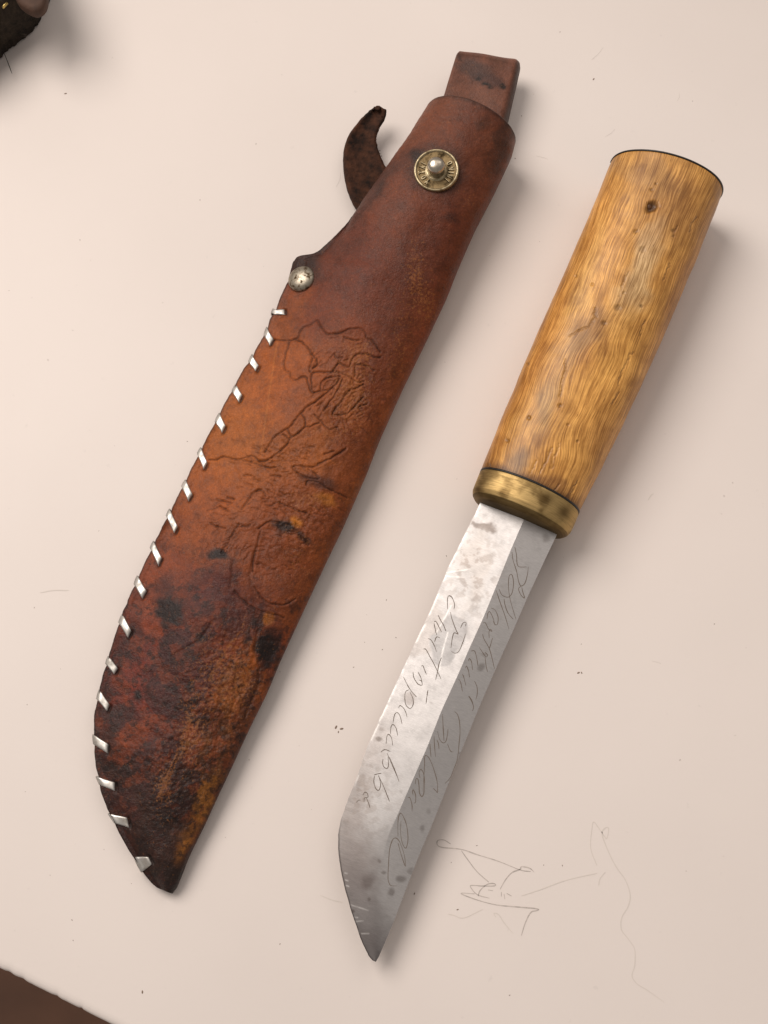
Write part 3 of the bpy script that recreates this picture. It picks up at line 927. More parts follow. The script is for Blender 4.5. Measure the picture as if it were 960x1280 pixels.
# ---- belt loop
def build_loop():
    zc = 0.0125
    l0, l1 = np.array([553., 122.]), np.array([571., 65.]); r0, r1 = np.array([634., 152.]), np.array([651., 79.])
    A0, A1 = at(*l0, zc), at(*l1, zc); B0, B1 = at(*r0, zc), at(*r1, zc)
    th = 0.0026
    path = []
    for tt in np.linspace(-0.35, 0.90, 60): path.append((tt, 0.0125 - 0.0015 * (1 - min(max(tt, 0), 1)), 0))
    Lm = np.linalg.norm(A1 - A0)
    for a in np.linspace(0, math.pi, 10)[1:-1]: path.append((0.90 + math.sin(a) * 0.0050 / Lm * 0.9, 0.0075 + 0.0050 * math.cos(a), a))
    for tt in np.linspace(0.90, -0.35, 14): path.append((tt, 0.0026, math.pi))
    pth = np.array([(p[0] * Lm, p[1]) for p in path])
    T = np.gradient(pth, axis=0); T /= np.linalg.norm(T, axis=1, keepdims=True)
    Nn = np.stack([-T[:, 1], T[:, 0]], -1)
    outer = pth; inner = pth - Nn * th
    outer = outer.copy(); outer[:, 1] = np.maximum(outer[:, 1], 0.0002)
    nv = 41
    vv = np.linspace(0, 1, nv)
    V = []

    def pt(tl, z, v):
        tt = tl / Lm
        a = A0 + (A1 - A0) * tt; b = B0 + (B1 - B0) * tt
        p = a + (b - a) * v
        zz = z + 0.0002 * math.sin(v * 9 + tt * 4) - (0.0030 * max(0, (v - 0.88) / 0.12) ** 2 if z > 0.006 else 0)
        return (p[0], p[1], zz)
    prof_v = list(vv)
    loop = []
    for k in range(len(pth)):
        row = []
        e = 0.0007
        for v in prof_v:
            zdrop = 0.0
            row.append(pt(outer[k, 0] - Nn[k, 0] * (e if v in (0, 1) else 0), outer[k, 1] - Nn[k, 1] * (e if v in (0, 1) else 0), v))
        for v in prof_v[::-1]:
            row.append(pt(inner[k, 0] + Nn[k, 0] * (e if v in (0, 1) else 0), inner[k, 1] + Nn[k, 1] * (e if v in (0, 1) else 0), v))
        loop.append(row)
    nr_ = len(loop[0])
    V = np.array(loop).reshape(-1, 3)
    F = [tuple(int(i) for i in f) for f in grid_faces(len(loop), nr_, wrap_v=True)]
    F.append(tuple(range(nr_))); F.append(tuple(range((len(loop) - 1) * nr_, len(loop) * nr_))[::-1])
    pp = proj(V); x_, y_ = pp[:, 0], pp[:, 1]
    c_ = np.broadcast_to(lin((112, 70, 54)), V.shape).copy()
    c_ *= (0.7 + 0.6 * fbm(x_ / 9, y_ / 9, 4, 501))[:, None]
    wx = (fbm(x_ / 8, y_ / 8, 3, 503) - .5) * 12
    for (cx, cy, rx, ry, cc, kk_) in [(592, 86, 26, 11, (74, 54, 48), .8), (612, 100, 20, 8, (70, 50, 46), .7), (597, 98, 5, 3, (34, 24, 20), .9), (609, 107, 6, 3, (30, 22, 18), .95), (629, 108, 5, 4, (30, 22, 18), .95), (573, 70, 10, 4, (50, 34, 28), .8), (620, 76, 40, 3, (84, 56, 44), .6), (600, 125, 30, 14, (122, 78, 60), .5)]:
        d_ = np.hypot((x_ + wx - cx) / rx, (y_ + wx * .6 - .2 * (x_ - cx) - cy) / ry)
        m_ = ((1 - sstep(.5, 1.3, d_)) * kk_)[:, None]
        c_ = c_ * (1 - m_) + lin(cc) * m_
    rr_ = (np.tile(np.concatenate([vv, vv[::-1]]), len(loop)))
    m_ = (sstep(.9, .98, rr_) * .8)[:, None]
    c_ = c_ * (1 - m_) + lin((52, 32, 24)) * m_
    return mesh_obj('belt_loop', V, F, M_LEATHER, sheath, fix=True, attrs={'col': ('FLOAT_COLOR', np.hstack([c_, np.ones((len(c_), 1))])), 'scuff': ('FLOAT', np.zeros(len(c_)))})


build_loop()


# ---- retaining strap
def build_strap():
    LS = smooth_poly([(462, 282), (447, 259), (436, 236), (431, 210), (431, 188), (437, 169), (449, 153), (463, 139), (474, 134)], 6)
    RS = smooth_poly([(508, 232), (494, 226), (484, 212), (477, 198), (471, 183), (469, 171), (473, 158), (479, 147), (480, 136)], 6)
    n = len(LS)
    nv = 13
    rows = []
    th = 0.0020
    for k in range(n):
        f = k / (n - 1)
        z0 = 0.0036 + 0.005 * f ** 1.3; z1 = 0.0026 + 0.006 * f ** 1.2
        row = []
        for v in np.linspace(0, 1, nv):
            z = z0 * (1 - v) + z1 * v - 0.0007 * math.sin(v * math.pi)
            x = LS[k][0] * (1 - v) + RS[k][0] * v; y = LS[k][1] * (1 - v) + RS[k][1] * v
            if v in (0.0, 1.0):
                x += rng.uniform(-.35, .35); y += rng.uniform(-.35, .35)
            row.append(at(x, y, z))
        rows.append(row)
    G = np.array(rows)
    du = np.gradient(G, axis=0); dv = np.gradient(G, axis=1)
    n3 = np.cross(du, dv); n3 /= np.linalg.norm(n3, axis=-1, keepdims=True)
    n3 *= np.sign(n3[..., 2:3])
    Bk = G - n3 * (th * np.linspace(1, 0.45, n))[:, None, None]
    Bk[..., 2] = np.maximum(Bk[..., 2], 0.0003)
    lp = np.concatenate([G, Bk[:, ::-1]], axis=1)
    nr_ = lp.shape[1]
    V = lp.reshape(-1, 3)
    F = [tuple(int(i) for i in f) for f in grid_faces(n, nr_, wrap_v=True)]
    F.append(tuple(range(nr_))); F.append(tuple(range((n - 1) * nr_, n * nr_))[::-1])
    o = mesh_obj('retaining_strap', V, F, M_SUEDE, sheath, fix=True)
    o['label'] = 'dark suede retaining strap curling out to the left'
    # loose fibres along its edge
    paths = []
    for k in range(30):
        e = LS if rng.random() < .3 else RS
        i = rng.randrange(14, n - 1); f = i / (n - 1)
        z = 0.003 + 0.0055 * f ** 1.2
        a = rng.uniform(0, 6.28); l = rng.uniform(1.5, 4.5)
        p0 = np.array(e[i]); p2 = p0 + l * np.array([math.cos(a), math.sin(a)]); p1 = (p0 + p2) / 2 + rng.uniform(-1, 1)
        q = np.array(smooth_poly([p0, p1, p2], 4))
        P = at(q[:, 0], q[:, 1], z); paths.append((P, np.tile(UPN, (len(P), 1))))
    V, F = ribbon(paths, 0.00012)
    mesh_obj('loose_fibre', V, F, M_SUEDE, o, smooth=False)


build_strap()


def lathe(profile, n=48):
    """profile (r, z) -> verts, faces around z"""
    V, F = [], []
    for (r, z) in profile:
        for k in range(n):
            a = 2 * math.pi * k / n
            V.append((r * math.cos(a), r * math.sin(a), z))
    for i in range(len(profile) - 1):
        for k in range(n):
            F.append((i * n + k, i * n + (k + 1) % n, (i + 1) * n + (k + 1) % n, (i + 1) * n + k))
    F.append(tuple(range(n))[::-1]); F.append(tuple(range((len(profile) - 1) * n, len(profile) * n)))
    return np.array(V), F


def frame_at(px, py, r, spin=0.0):
    P, n0, _ = hit(BV, px, py)
    acc = n0 * 2
    for k in range(12):
        a = k * math.pi / 6
        _, n1, ok = hit(BV, px + r * math.cos(a), py + r * math.sin(a))
        if ok: acc = acc + n1
    n = acc / np.linalg.norm(acc)
    x = RGT - n * (n @ RGT); x /= np.linalg.norm(x); y = np.cross(n, x)
    return P, np.stack([x, y, n], 1)


def place(V, fr):
    P, R = fr
    return np.asarray(V) @ R.T + P


# ---- snap fastener
fr = frame_at(545.5, 213.5, 22)
Rb = 0.0063
V, F = lathe([(Rb, -0.0012), (Rb, 0.0004), (Rb * 0.985, 0.0007), (Rb * 0.94, 0.00085), (Rb * 0.89, 0.0007), (Rb * 0.86, 0.0003), (Rb * 0.80, 0.00022), (Rb * 0.52, 0.00015), (Rb * 0.46, 0.00045), (Rb * 0.40, 0.0006), (Rb * 0.34, 0.0004)], 72)
snap = mesh_obj('snap_button', place(V, fr), F, M_SNAP, sheath, fix=True)
V2, F2 = lathe([(Rb * 0.86, 0.00026), (Rb * 0.50, 0.0002)], 72)
mesh_obj('recessed_field', place(V2 + np.array([0, 0, 0.00006]), fr), F2[:-2], M_SNAPF, snap)
V, F = lathe([(0.0024, 0.0), (0.0019, 0.0006), (0.0017, 0.0016), (0.0019, 0.0022), (0.0023, 0.0027), (0.00245, 0.0033), (0.0023, 0.0039), (0.0019, 0.0044), (0.0012, 0.00475), (0.0005, 0.0049), (0.0001, 0.0049)], 40)
V[:, :2] *= 1.03
mesh_obj('stud', place(V, fr), F, M_STUD, snap, fix=True)
# raised lettering round the ring: strokes per glyph in a unit box (tops outwards)
GL = {'N': [[(-.4, -1), (-.4, 1), (.4, -1), (.4, 1)]], 'I': [[(0, -1), (0, 1)]], 'O': [[(-.4, 0), (-.3, .8), (.3, .8), (.4, 0), (.3, -.8), (-.3, -.8), (-.4, 0)]],
      'D': [[(-.4, -1), (-.4, 1), (.2, .8), (.4, 0), (.2, -.8), (-.4, -1)]], 'Y': [[(0, -1), (0, 0), (-.4, 1)], [(0, 0), (.4, 1)]], 'T': [[(0, -1), (0, 1)], [(-.5, 1), (.5, 1)]], 'A': [[(-.4, -1), (0, 1), (.4, -1)], [(-.2, -.2), (.2, -.2)]]}
marks = [('O', 28), ('N', 5), ('I', -12), ('N', -28), ('I', -46), ('Y', 232), ('O', 210), ('T', 188), ('A', 166), ('I', 150)]
V, F = [], []
rm, hh, wd = Rb * 0.66, Rb * 0.13, Rb * 0.105
for ch, deg in marks:
    for st in GL[ch]:
        pts = []
        for gx, gy in st:
            rr_ = rm + gy * hh; aa = math.radians(deg) - gx * wd * 1.2 / rm
            pts.append((rr_ * math.cos(aa), rr_ * math.sin(aa)))
        for (x0, y0), (x1, y1) in zip(pts[:-1], pts[1:]):
            d = np.array([x1 - x0, y1 - y0]); l = np.linalg.norm(d) + 1e-9; d /= l; s_ = np.array([-d[1], d[0]]) * 0.00022
            b = len(V)
            for (px_, py_) in ((x0, y0), (x1, y1)):
                V += [(px_ - s_[0], py_ - s_[1], 0.0003), (px_ - s_[0] * .5, py_ - s_[1] * .5, 0.00066), (px_ + s_[0] * .5, py_ + s_[1] * .5, 0.00066), (px_ + s_[0], py_ + s_[1], 0.0003)]
            F += [(b, b + 1, b + 5, b + 4), (b + 1, b + 2, b + 6, b + 5), (b + 2, b + 3, b + 7, b + 6), (b, b + 3, b + 2, b + 1), (b + 4, b + 5, b + 6, b + 7)]
mesh_obj('raised_lettering', place(V, fr), F, M_SNAP, snap, smooth=False, fix=True)

# ---- domed rivet
fr = frame_at(377.5, 349.5, 10)
Rr = 0.0040
V, F = lathe([(Rr, -0.0012)] + [(Rr * math.cos(a), 0.0019 * math.sin(a)) for a in np.linspace(0, 1.54, 14)], 48)
V[:, 2] += 0.0003
mesh_obj('rivet', place(V, fr), F, M_RIVET, sheath, fix=True)

# ---- lacing
for (e1, e2, h1, h2) in stitches:
    e1, e2, h1, h2 = [np.array(p, float) for p in (e1, e2, h1, h2)]
    o1, o2 = h1 - e1, h2 - e2
    e1 = e1 - o1 * 0.03; e2 = e2 - o2 * 0.03; h1 = h1 + o1 * 0.04; h2 = h2 + o2 * 0.04
    wv_ = (e2 - e1) * 0.06; e1 = e1 + wv_; e2 = e2 - wv_; h1 = h1 + wv_; h2 = h2 - wv_
    # the edge of the leather near this stitch
    sm = ((e1 + e2) / 2) @ AX
    kk = int(np.clip(np.searchsorted(SS, sm), 0, NS - 1))
    zt = zL[kk] + TH[kk] / 2; zb = max(zL[kk] - TH[kk] / 2, 0.0006)
    rows = []
    nw = 7
    outw = at(*(e1 - (h1 + h2) / 2 + (h1 + h2) / 2), zt) * 0
    for w in np.linspace(0, 1, nw):
        E = e1 + (e2 - e1) * w; H_ = h1 + (h2 - h1) * w
        row = []
        crown = 0.00012 * math.sin(w * math.pi)
        # start sunk in the hole, then over the face
        ins = H_ + (H_ - E) * 0.10
        P, n_, ok = hit(BV, ins[0], ins[1], zt); row.append(P - np.array([0, 0, 0.0006]))
        for f in (0.0, 0.12, 0.3, 0.5, 0.7, 0.85):
            q = H_ + (E - H_) * f
            P, n_, ok = hit(BV, q[0], q[1], zt)
            if not ok: P = at(q[0], q[1], zt)
            P = P.copy(); P[2] = max(P[2], zt * 0.9)
            row.append(P + np.array([0, 0, 1.0]) * (0.0002 + crown * .7 + 0.0001 * math.sin(f * math.pi)))
        # round the edge
        Ep = at(E[0], E[1], (zt + zb) / 2)
        dirx = Ep - at(H_[0], H_[1], (zt + zb) / 2); dirx[2] = 0; dirx /= np.linalg.norm(dirx)
        mz = (zt + zb) / 2; hz = (zt - zb) / 2 + 0.0004
        for a in np.linspace(0.25, 1.0, 7) * math.pi:
            row.append(Ep + dirx * (0.0006 * math.sin(a) + crown) + np.array([0, 0, hz * math.cos(a)]))
        back = Ep - dirx * 0.0025; back[2] = max(zb - 0.0002, 0.0003)
        row.append(back)
        rows.append(row)
    G = np.array(rows)
    # thickness
    du = np.gradient(G, axis=0); dv = np.gradient(G, axis=1)
    n3 = np.cross(du, dv); n3 /= (np.linalg.norm(n3, axis=-1, keepdims=True) + 1e-12)
    if n3[nw // 2, 3, 2] < 0: n3 = -n3
    lo = G - n3 * 0.00035
    full = np.concatenate([G, lo[::-1]], axis=0)
    nu, nv_ = full.shape[:2]
    F = []
    for i in range(nu):
        for j_ in range(nv_ - 1):
            a = i * nv_ + j_; b = ((i + 1) % nu) * nv_ + j_
            F.append((a, a + 1, b + 1, b))
    mesh_obj('lace_stitch', full.reshape(-1, 3), F, M_LACE, sheath, fix=True)

# ------------------------------------------------------------------ knife
knife = thing('knife', 'knife with blond wooden handle, brass bolster and engraved steel blade', 'knife')
KX = np.array([0.399, -0.917]); KX /= np.linalg.norm(KX); KN = np.array([-KX[1], KX[0]])
Z_P, Z_B, SP, SB = 0.0134, 0.0102, 130.0, -338.0


def kz(s):
    return Z_B + (Z_P - Z_B) * (s - SB) / (SP - SB)


HL = [(762.5, 206), (754, 229), (735, 272), (716, 319), (694, 366), (676, 407), (662, 441), (648, 474), (629, 518), (611, 562), (600, 592)]
HR = [(901, 243), (893, 269), (879, 304), (863, 341), (844, 385), (829, 419), (815, 452), (807, 474), (782, 524), (757, 574), (732, 624), (722.5, 641)]


def kn(pts):
    p = np.array(pts, float); s = p @ KX; n = p @ KN; o = np.argsort(s)
    return s[o], n[o]


hsl, hnl = kn(HL); hsr, hnr = kn(HR)
hnl = np.polyval(np.polyfit(hsl / 100, hnl, 4), hsl / 100); hnr = np.polyval(np.polyfit(hsr / 100, hnr, 4), hsr / 100)
hsl2 = np.linspace(hsl[0] - 5, hsl[-1] + 5, 120); hsr2 = np.linspace(hsr[0] - 5, hsr[-1] + 5, 120)
hnl = np.polyval(np.polyfit(hsl / 100, hnl, 4), hsl2 / 100); hnr = np.polyval(np.polyfit(hsr / 100, hnr, 4), hsr2 / 100); hsl, hsr = hsl2, hsr2
SEAM = -300.0


def knife_tube(s_lo, s_hi_l, s_hi_r, ns, na, half_h, nfunc, shrink=None):
    """rings round the knife axis; returns (ns, na, 3) and the pixel frame"""
    fs = np.linspace(0, 1, ns)
    ang = np.linspace(0, 2 * math.pi, na, endpoint=False) + math.pi    # 0 = left silhouette, then over the top
    rings = np.zeros((ns, na, 3)); sc = np.zeros((ns, na)); nc = np.zeros((ns, na))
    for i, f in enumerate(fs):
        q = 0.5 + 0.5 * np.cos(ang)                                      # 0 left, 1 right
        top = np.where(np.sin(ang) < 0, 1.0, -1.0)                       # first half over the top
        hi = s_hi_l + (s_hi_r - s_hi_l) * q
        s = s_lo + (hi - s_lo) * f
        nL_, nR_ = nfunc(s)
        if shrink is not None:
            k = shrink(f); mid = (nL_ + nR_) / 2; nL_ = mid + (nL_ - mid) * k; nR_ = mid + (nR_ - mid) * k
        else:
            k = 1.0
        n = nL_ + (nR_ - nL_) * q
        p = s[:, None] * KX + n[:, None] * KN
        zc = kz(s)
        P = at(p[:, 0], p[:, 1], zc)
        hz = half_h(s) * k * np.abs(np.sin(ang)) ** 0.92
        P[:, 2] = zc + top * hz
        rings[i] = P; sc[i] = s; nc[i] = n
    return rings, sc, nc


def hn(s):
    return np.interp(s, hsl, hnl), np.interp(s, hsr, hnr)


hh_f = lambda s: np.interp(s, [SEAM, -150, 0, 130], [0.0101, 0.0121, 0.0129, 0.0131])
NA = 420; NSH = 560
G, sc, nc = knife_tube(SEAM, 117.0, 134.0, NSH, NA, hh_f, hn)
PXh = proj(G); Xh, Yh = PXh[..., 0], PXh[..., 1]
toph = np.sin(np.linspace(0, 2 * math.pi, NA, endpoint=False) + math.pi) < 0
topm = np.broadcast_to(toph[None, :], Xh.shape)
Xe = np.where(topm, Xh, Xh + 731.0); Ye = Yh                             # the underside has its own wood
hw1 = (fbm(Xe / 30, Ye / 30, 4, 101) - .5) * 30; hw2 = (fbm(Xe / 30, Ye / 30, 4, 107) - .5) * 30
colh = np.broadcast_to(lin((207, 150, 78)), Xh.shape + (3,)).copy()
tone = fbm(Xe / 60, Ye / 90, 4, 111)
colh *= (0.78 + 0.44 * tone)[..., None]


def hblob(cx, cy, rx, ry, ang, c, k, soft_=0.6, warp=1.0):
    global colh
    dx = Xe + hw1 * warp - cx; dy = Ye + hw2 * warp - cy
    ca, sa = math.cos(ang), math.sin(ang)
    d = np.hypot((dx * ca + dy * sa) / rx, (-dx * sa + dy * ca) / ry)
    m = (1 - sstep(1 - soft_, 1 + soft_, d)) * k
    colh = colh * (1 - m[..., None]) + lin(c) * m[..., None]


KT = math.atan2(KX[1], KX[0])
hblob(800, 345, 60, 17, KT, (204, 170, 124), 0.75)
hblob(812, 300, 26, 12, KT, (196, 160, 118), 0.55)
hblob(845, 260, 46, 34, KT, (170, 122, 72), 0.6)
hblob(800, 215, 60, 14, 0.35, (158, 116, 70), 0.6)
hblob(733, 415, 34, 16, -0.7, (160, 118, 76), 0.8)
hblob(712, 440, 26, 20, -0.6, (168, 128, 84), 0.7)
hblob(740, 450, 20, 18, 0, (166, 106, 50), 0.5)
hblob(685, 500, 34, 12, KT, (158, 124, 80), 0.75)
hblob(650, 570, 14, 13, 0, (140, 106, 72), 0.85)
hblob(675, 545, 20, 8, KT, (150, 104, 60), 0.6)
hblob(625, 585, 40, 9, 0.35, (138, 94, 52), 0.75)
hblob(690, 610, 40, 9, 0.5, (128, 84, 46), 0.7)
hblob(720, 380, 26, 14, KT, (218, 166, 92), 0.6)
hblob(770, 430, 50, 22, KT, (216, 160, 82), 0.6)
hblob(700, 470, 40, 24, KT, (208, 152, 80), 0.5)
hblob(735, 330, 60, 14, KT, (224, 172, 98), 0.6)
hblob(755, 560, 60, 22, KT, (208, 150, 84), 0.55)
hblob(840, 400, 120, 16, KT, (172, 112, 56), 0.55)
hblob(700, 380, 150, 10, KT, (178, 116, 54), 0.5, .6, .5)
hblob(640, 500, 90, 10, KT, (180, 120, 60), 0.5, .6, .5)
fig = fbm(Xe / 26 + Ye / 60, Ye / 15 - Xe / 50, 4, 151)
colh *= (1 + (fig - 0.5) * np.array([0.45, 0.55, 0.65])[:, None, None]).transpose(1, 2, 0)
# flaws: pits and cracks
pits = [(815, 258, 7.5, 1.0), (795, 289, 3, .7), (804, 312, 4, .5), (772, 385, 4, .7), (802, 383, 2.2, .9), (755, 404, 3.2, .8), (842, 288, 2.5, .6), (661, 522, 2.5, .8), (634, 551, 2.5, .8), (700, 507, 2.5, .7), (722, 552, 2, .7), (710, 531, 2, .5), (814, 237, 2, .8), (820, 230, 1.5, .8), (740, 355, 2, .5), (660, 455, 2, .6), (610, 582, 3, .6), (720, 345, 2, .5), (780, 366, 2, .5)]
cracks = [[(706, 450), (706, 465), (702, 480), (700, 495)], [(700, 606), (693, 612)], [(723, 602), (716, 612), (710, 622)], [(717, 612), (708, 630)], [(745, 395), (735, 408), (722, 414), (712, 420)], [(744, 385), (744, 398)], [(785, 340), (778, 355), (774, 370)],
          [(690, 560), (682, 578), (675, 590)], [(700, 555), (692, 572), (690, 585)], [(790, 440), (783, 455), (776, 468), (774, 482)], [(848, 282), (842, 296)], [(670, 575), (663, 590)], [(612, 585), (622, 592)], [(870, 270), (862, 290)], [(838, 330), (830, 350)], [(775, 490), (765, 505)], [(806, 400), (800, 420)], [(760, 600), (750, 615)]]
dpit = np.zeros_like(Xh)
for (x, y, r, k) in pits:
    ex = 1.25 if r > 6 else 1.0
    uu, vv_ = (Xh - x) * .83 - (Yh - y) * .55, (Xh - x) * .55 + (Yh - y) * .83
    d = np.hypot(uu / ex + (fbm(Xh / 9, Yh / 9, 2, 5) - .5) * r * .5, vv_ * ex + (fbm(Xh / 9, Yh / 9, 2, 9) - .5) * r * .5) / r
    g = np.exp(-d ** 4) * topm
    dpit += g * (0.0012 if r > 6 else 0.0003)
    m = g * k * (0.9 if r > 6 else 0.6)
    colh = colh * (1 - m[..., None]) + lin((62, 38, 20)) * m[..., None]
dc = line_dist(Xh + (fbm(Xh / 5, Yh / 5, 3, 121) - .5) * 5, Yh + (fbm(Xh / 5, Yh / 5, 3, 123) - .5) * 5, cracks, 6)
g = np.exp(-(dc / 1.1) ** 2) * topm
dpit += g * 0.00022
m = g * 0.36
colh = colh * (1 - m[..., None]) + lin((84, 50, 24)) * m[..., None]
gedge = np.exp(-((sc - SEAM) / 5.0) ** 2) * 0.6 + np.exp(-((sc - 125) / 10) ** 2) * 0.18
colh = colh * (1 - gedge[..., None]) + lin((78, 50, 28)) * gedge[..., None]
du = np.gradient(G, axis=0); dv = np.gradient(G, axis=1)
nnh = np.cross(du, dv); nnh /= (np.linalg.norm(nnh, axis=-1, keepdims=True) + 1e-15)
cenk = G.mean(axis=1, keepdims=True)
sg = np.sign(np.sum(nnh * (G - cenk), -1, keepdims=True)); nnh *= sg
wave = (fbm(sc / 40, nc / 40 + topm * 50, 3, 131) - .5) * 0.0004
Gd = G + nnh * (wave - dpit)[..., None]
Gd[..., 2] = np.maximum(Gd[..., 2], 0.0001)
# wood grain coordinates in millimetres, bent around the knot
arc = np.cumsum(np.concatenate([np.zeros((NSH, 1)), np.linalg.norm(np.diff(G, axis=1), axis=-1)], 1), 1) * 1000
along = (sc - SEAM) / 4.5
dk = np.hypot((Xe - 728) / 42, (Ye - 418) / 42)
swirl = np.exp(-dk ** 2)
dk2 = np.exp(-(np.hypot((Xe - 700) / 40, (Ye - 520) / 60)) ** 2)
ga = arc + swirl * 1.8 * np.sin((Ye - 418) / 24.0 + (Xe - 728) / 40) + dk2 * 0.7 * np.sin(Ye / 14.0) + (fbm(sc / 90, nc / 110, 3, 141) - .5) * 3.5 + (fbm(sc / 20, nc / 30, 2, 143) - .5) * 0.4
gvec = np.stack([ga, along, np.where(topm, 0.0, 3.0)], -1)
F = grid_faces(NSH, NA, wrap_v=True)
V = np.vstack([Gd.reshape(-1, 3), Gd[0].mean(0), Gd[-1].mean(0)])
a0 = NSH * NA
jj = np.arange(NA)
quads = [tuple(f) for f in F] + [(a0, int((k + 1) % NA), int(k)) for k in jj] + [(a0 + 1, int(k + (NSH - 1) * NA), int((k + 1) % NA + (NSH - 1) * NA)) for k in jj]
colf = np.vstack([colh.reshape(-1, 3), lin((150, 100, 50)), lin((150, 100, 50))])
gvf = np.vstack([gvec.reshape(-1, 3), [[0, 0, 9]], [[0, 0, 9]]])
mesh_obj('handle', V, quads, M_WOOD, knife, attrs={'col': ('FLOAT_COLOR', np.hstack([colf, np.ones((len(colf), 1))])), 'grain': ('FLOAT_VECTOR', gvf)}, fix=True)
tk = np.stack([Vector(v) for v in [(0, 0, 0)]])
HBV = BVHTree.FromPolygons([Vector(v) for v in Gd[::6, ::6].reshape(-1, 3)], [tuple(int(i) for i in f) for f in grid_faces(len(Gd[::6]), Gd[::6, ::6].shape[1], wrap_v=True)])
# plug in the cord hole
P, n_, ok = hit(HBV, 813, 258)
x = RGT - n_ * (n_ @ RGT); x /= np.linalg.norm(x); y = np.cross(n_, x)
V, F = lathe([(0.0009, -0.0010), (0.0009, -0.0002), (0.0006, 0.0001), (0.0001, 0.0001)], 14)
V[:, 0] += (np.array([vnoise(np.array([k * .7]), np.array([0.]), 3)[0] for k in range(len(V))]) - .5) * 0.0005
mesh_obj('hole_plug', V @ np.stack([x, y, n_], 1).T + P, F, M_PLUG, knife, fix=True)


# pommel plate: thin dark sheet on the end of the handle
def closed_tube(R, name, mat, parent, attrs_fn=None):
    ns_, na_ = R.shape[:2]
    V = np.vstack([R.reshape(-1, 3), R[0].mean(0), R[-1].mean(0)])
    a0 = ns_ * na_
    q = [tuple(int(i) for i in f) for f in grid_faces(ns_, na_, wrap_v=True)]
    q += [(a0, (k + 1) % na_, k) for k in range(na_)] + [(a0 + 1, k + (ns_ - 1) * na_, (k + 1) % na_ + (ns_ - 1) * na_) for k in range(na_)]
    return mesh_obj(name, V, q, mat, parent, attrs=attrs_fn(V) if attrs_fn else None, fix=True)


endring = Gd[-1]
kaxis = at(*(KX * 100 + np.array([750., 400.])), 0.012) - at(750., 400., 0.012); kaxis /= np.linalg.norm(kaxis)
ec = endring.mean(0)


def outset(d): 
    v = endring - ec; l = np.linalg.norm(v, axis=1, keepdims=True)
    r = endring + v / l * d
    r[:, 2] = np.maximum(r[:, 2], 0.00008)
    return r


closed_tube(np.stack([outset(-0.0012) + kaxis * 0.00003, outset(0.0000) + kaxis * 0.00003, outset(0.00025) + kaxis * 0.0002, outset(0.00022) + kaxis * 0.0005, outset(-0.0003) + kaxis * 0.0007, outset(-0.006) + kaxis * 0.001]), 'pommel_plate', M_DARK, knife)

# bolster
BL = [(600.5, 590), (594, 606), (588, 622), (585, 634)]; BR = [(724, 640), (717, 657), (708, 675), (702, 688)]
bsl, bnl = kn(BL); bsr, bnr = kn(BR)


def bn(s): return np.interp(s, bsl, bnl) - 0.5, np.interp(s, bsr, bnr) + 0.5


hb = lambda s: np.interp(s, [-340, -300], [0.0097, 0.0104])
shr = lambda f: np.interp(f, [0, 0.06, 0.16, 0.3, 0.95, 1.0], [0.80, 0.91, 0.97, 1.0, 1.0, 0.985])
GB, sb_, nb_ = knife_tube(-337.0, -301.0, -301.0, 60, 160, hb, bn, shr)
PB = proj(GB)
colb = np.broadcast_to(lin((196, 166, 112)), GB.shape).copy()
tn = fbm(PB[..., 0] / 14, PB[..., 1] / 14, 4, 201)
mm_ = sstep(0.42, 0.74, tn)[..., None] * 0.6
colb = colb * (1 - mm_) + lin((98, 74, 40)) * mm_
for (cx, cy, r) in [(683, 623, 9), (627, 615, 5), (597, 612, 6), (705, 640, 9), (612, 628, 12)]:
    m = np.exp(-((PB[..., 0] - cx) ** 2 + (PB[..., 1] - cy) ** 2) / r ** 2)[..., None] * 0.75
    colb = colb * (1 - m) + lin((84, 62, 34)) * m
m = (sb_ < -331)[..., None] * 0.7  # front face gets less light: its shade is painted into the brass
colb = colb * (1 - m) + lin((84, 66, 40)) * m
gb = np.stack([(nb_) / 4.5, (sb_) / 4.5, np.zeros_like(sb_)], -1)


def battr(V):
    c = np.vstack([colb.reshape(-1, 3), lin((84, 66, 40)), lin((84, 66, 40))]); g_ = np.vstack([gb.reshape(-1, 3), [[0, 0, 0]], [[0, 0, 0]]])
    return {'col': ('FLOAT_COLOR', np.hstack([c, np.ones((len(c), 1))])), 'grain': ('FLOAT_VECTOR', g_)}


closed_tube(GB, 'bolster', M_BRASS, knife, battr)
# dark joint line between wood and brass
GL_, _, _ = knife_tube(-301.5, -299.2, -299.2, 2, 160, lambda s: hb(s) * 1.004, lambda s: (bn(s)[0] - 0.15, bn(s)[1] + 0.15))
closed_tube(GL_, 'joint_liner', M_DARK, knife)

# blade
BLFT = [(600, 628), (597, 636), (570, 690), (563, 703), (540, 759), (515, 812), (496, 853), (474, 900), (458, 937), (447, 969), (433, 1005), (425, 1027), (422.5, 1046), (423, 1067), (428, 1099), (439, 1139), (452, 1177), (461, 1195), (467, 1202)]
BRGT = [(698, 664), (692, 677), (679, 704), (660, 745), (641, 789), (629, 815), (617, 842), (598, 886), (587, 913), (571, 952), (555, 993), (540, 1031), (525, 1066), (508, 1110), (494, 1147), (482, 1176), (474, 1195), (470, 1202)]
BRDG = [(660, 638), (653, 654), (637, 691), (619, 736), (603, 775), (587, 810), (571, 847), (552, 888), (534, 934), (512, 984), (496, 1021), (486, 1043), (474, 1090), (469, 1140), (468, 1180), (468.5, 1202)]
b1s, b1n = kn(BLFT); b2s, b2n = kn(BRGT); b3s, b3n = kn(BRDG)
s_tip = max(b1s[0], b2s[0]) - 0.3
NSB, NL, NR = 620, 60, 46
sB = np.linspace(s_tip, -328.0, NSB)
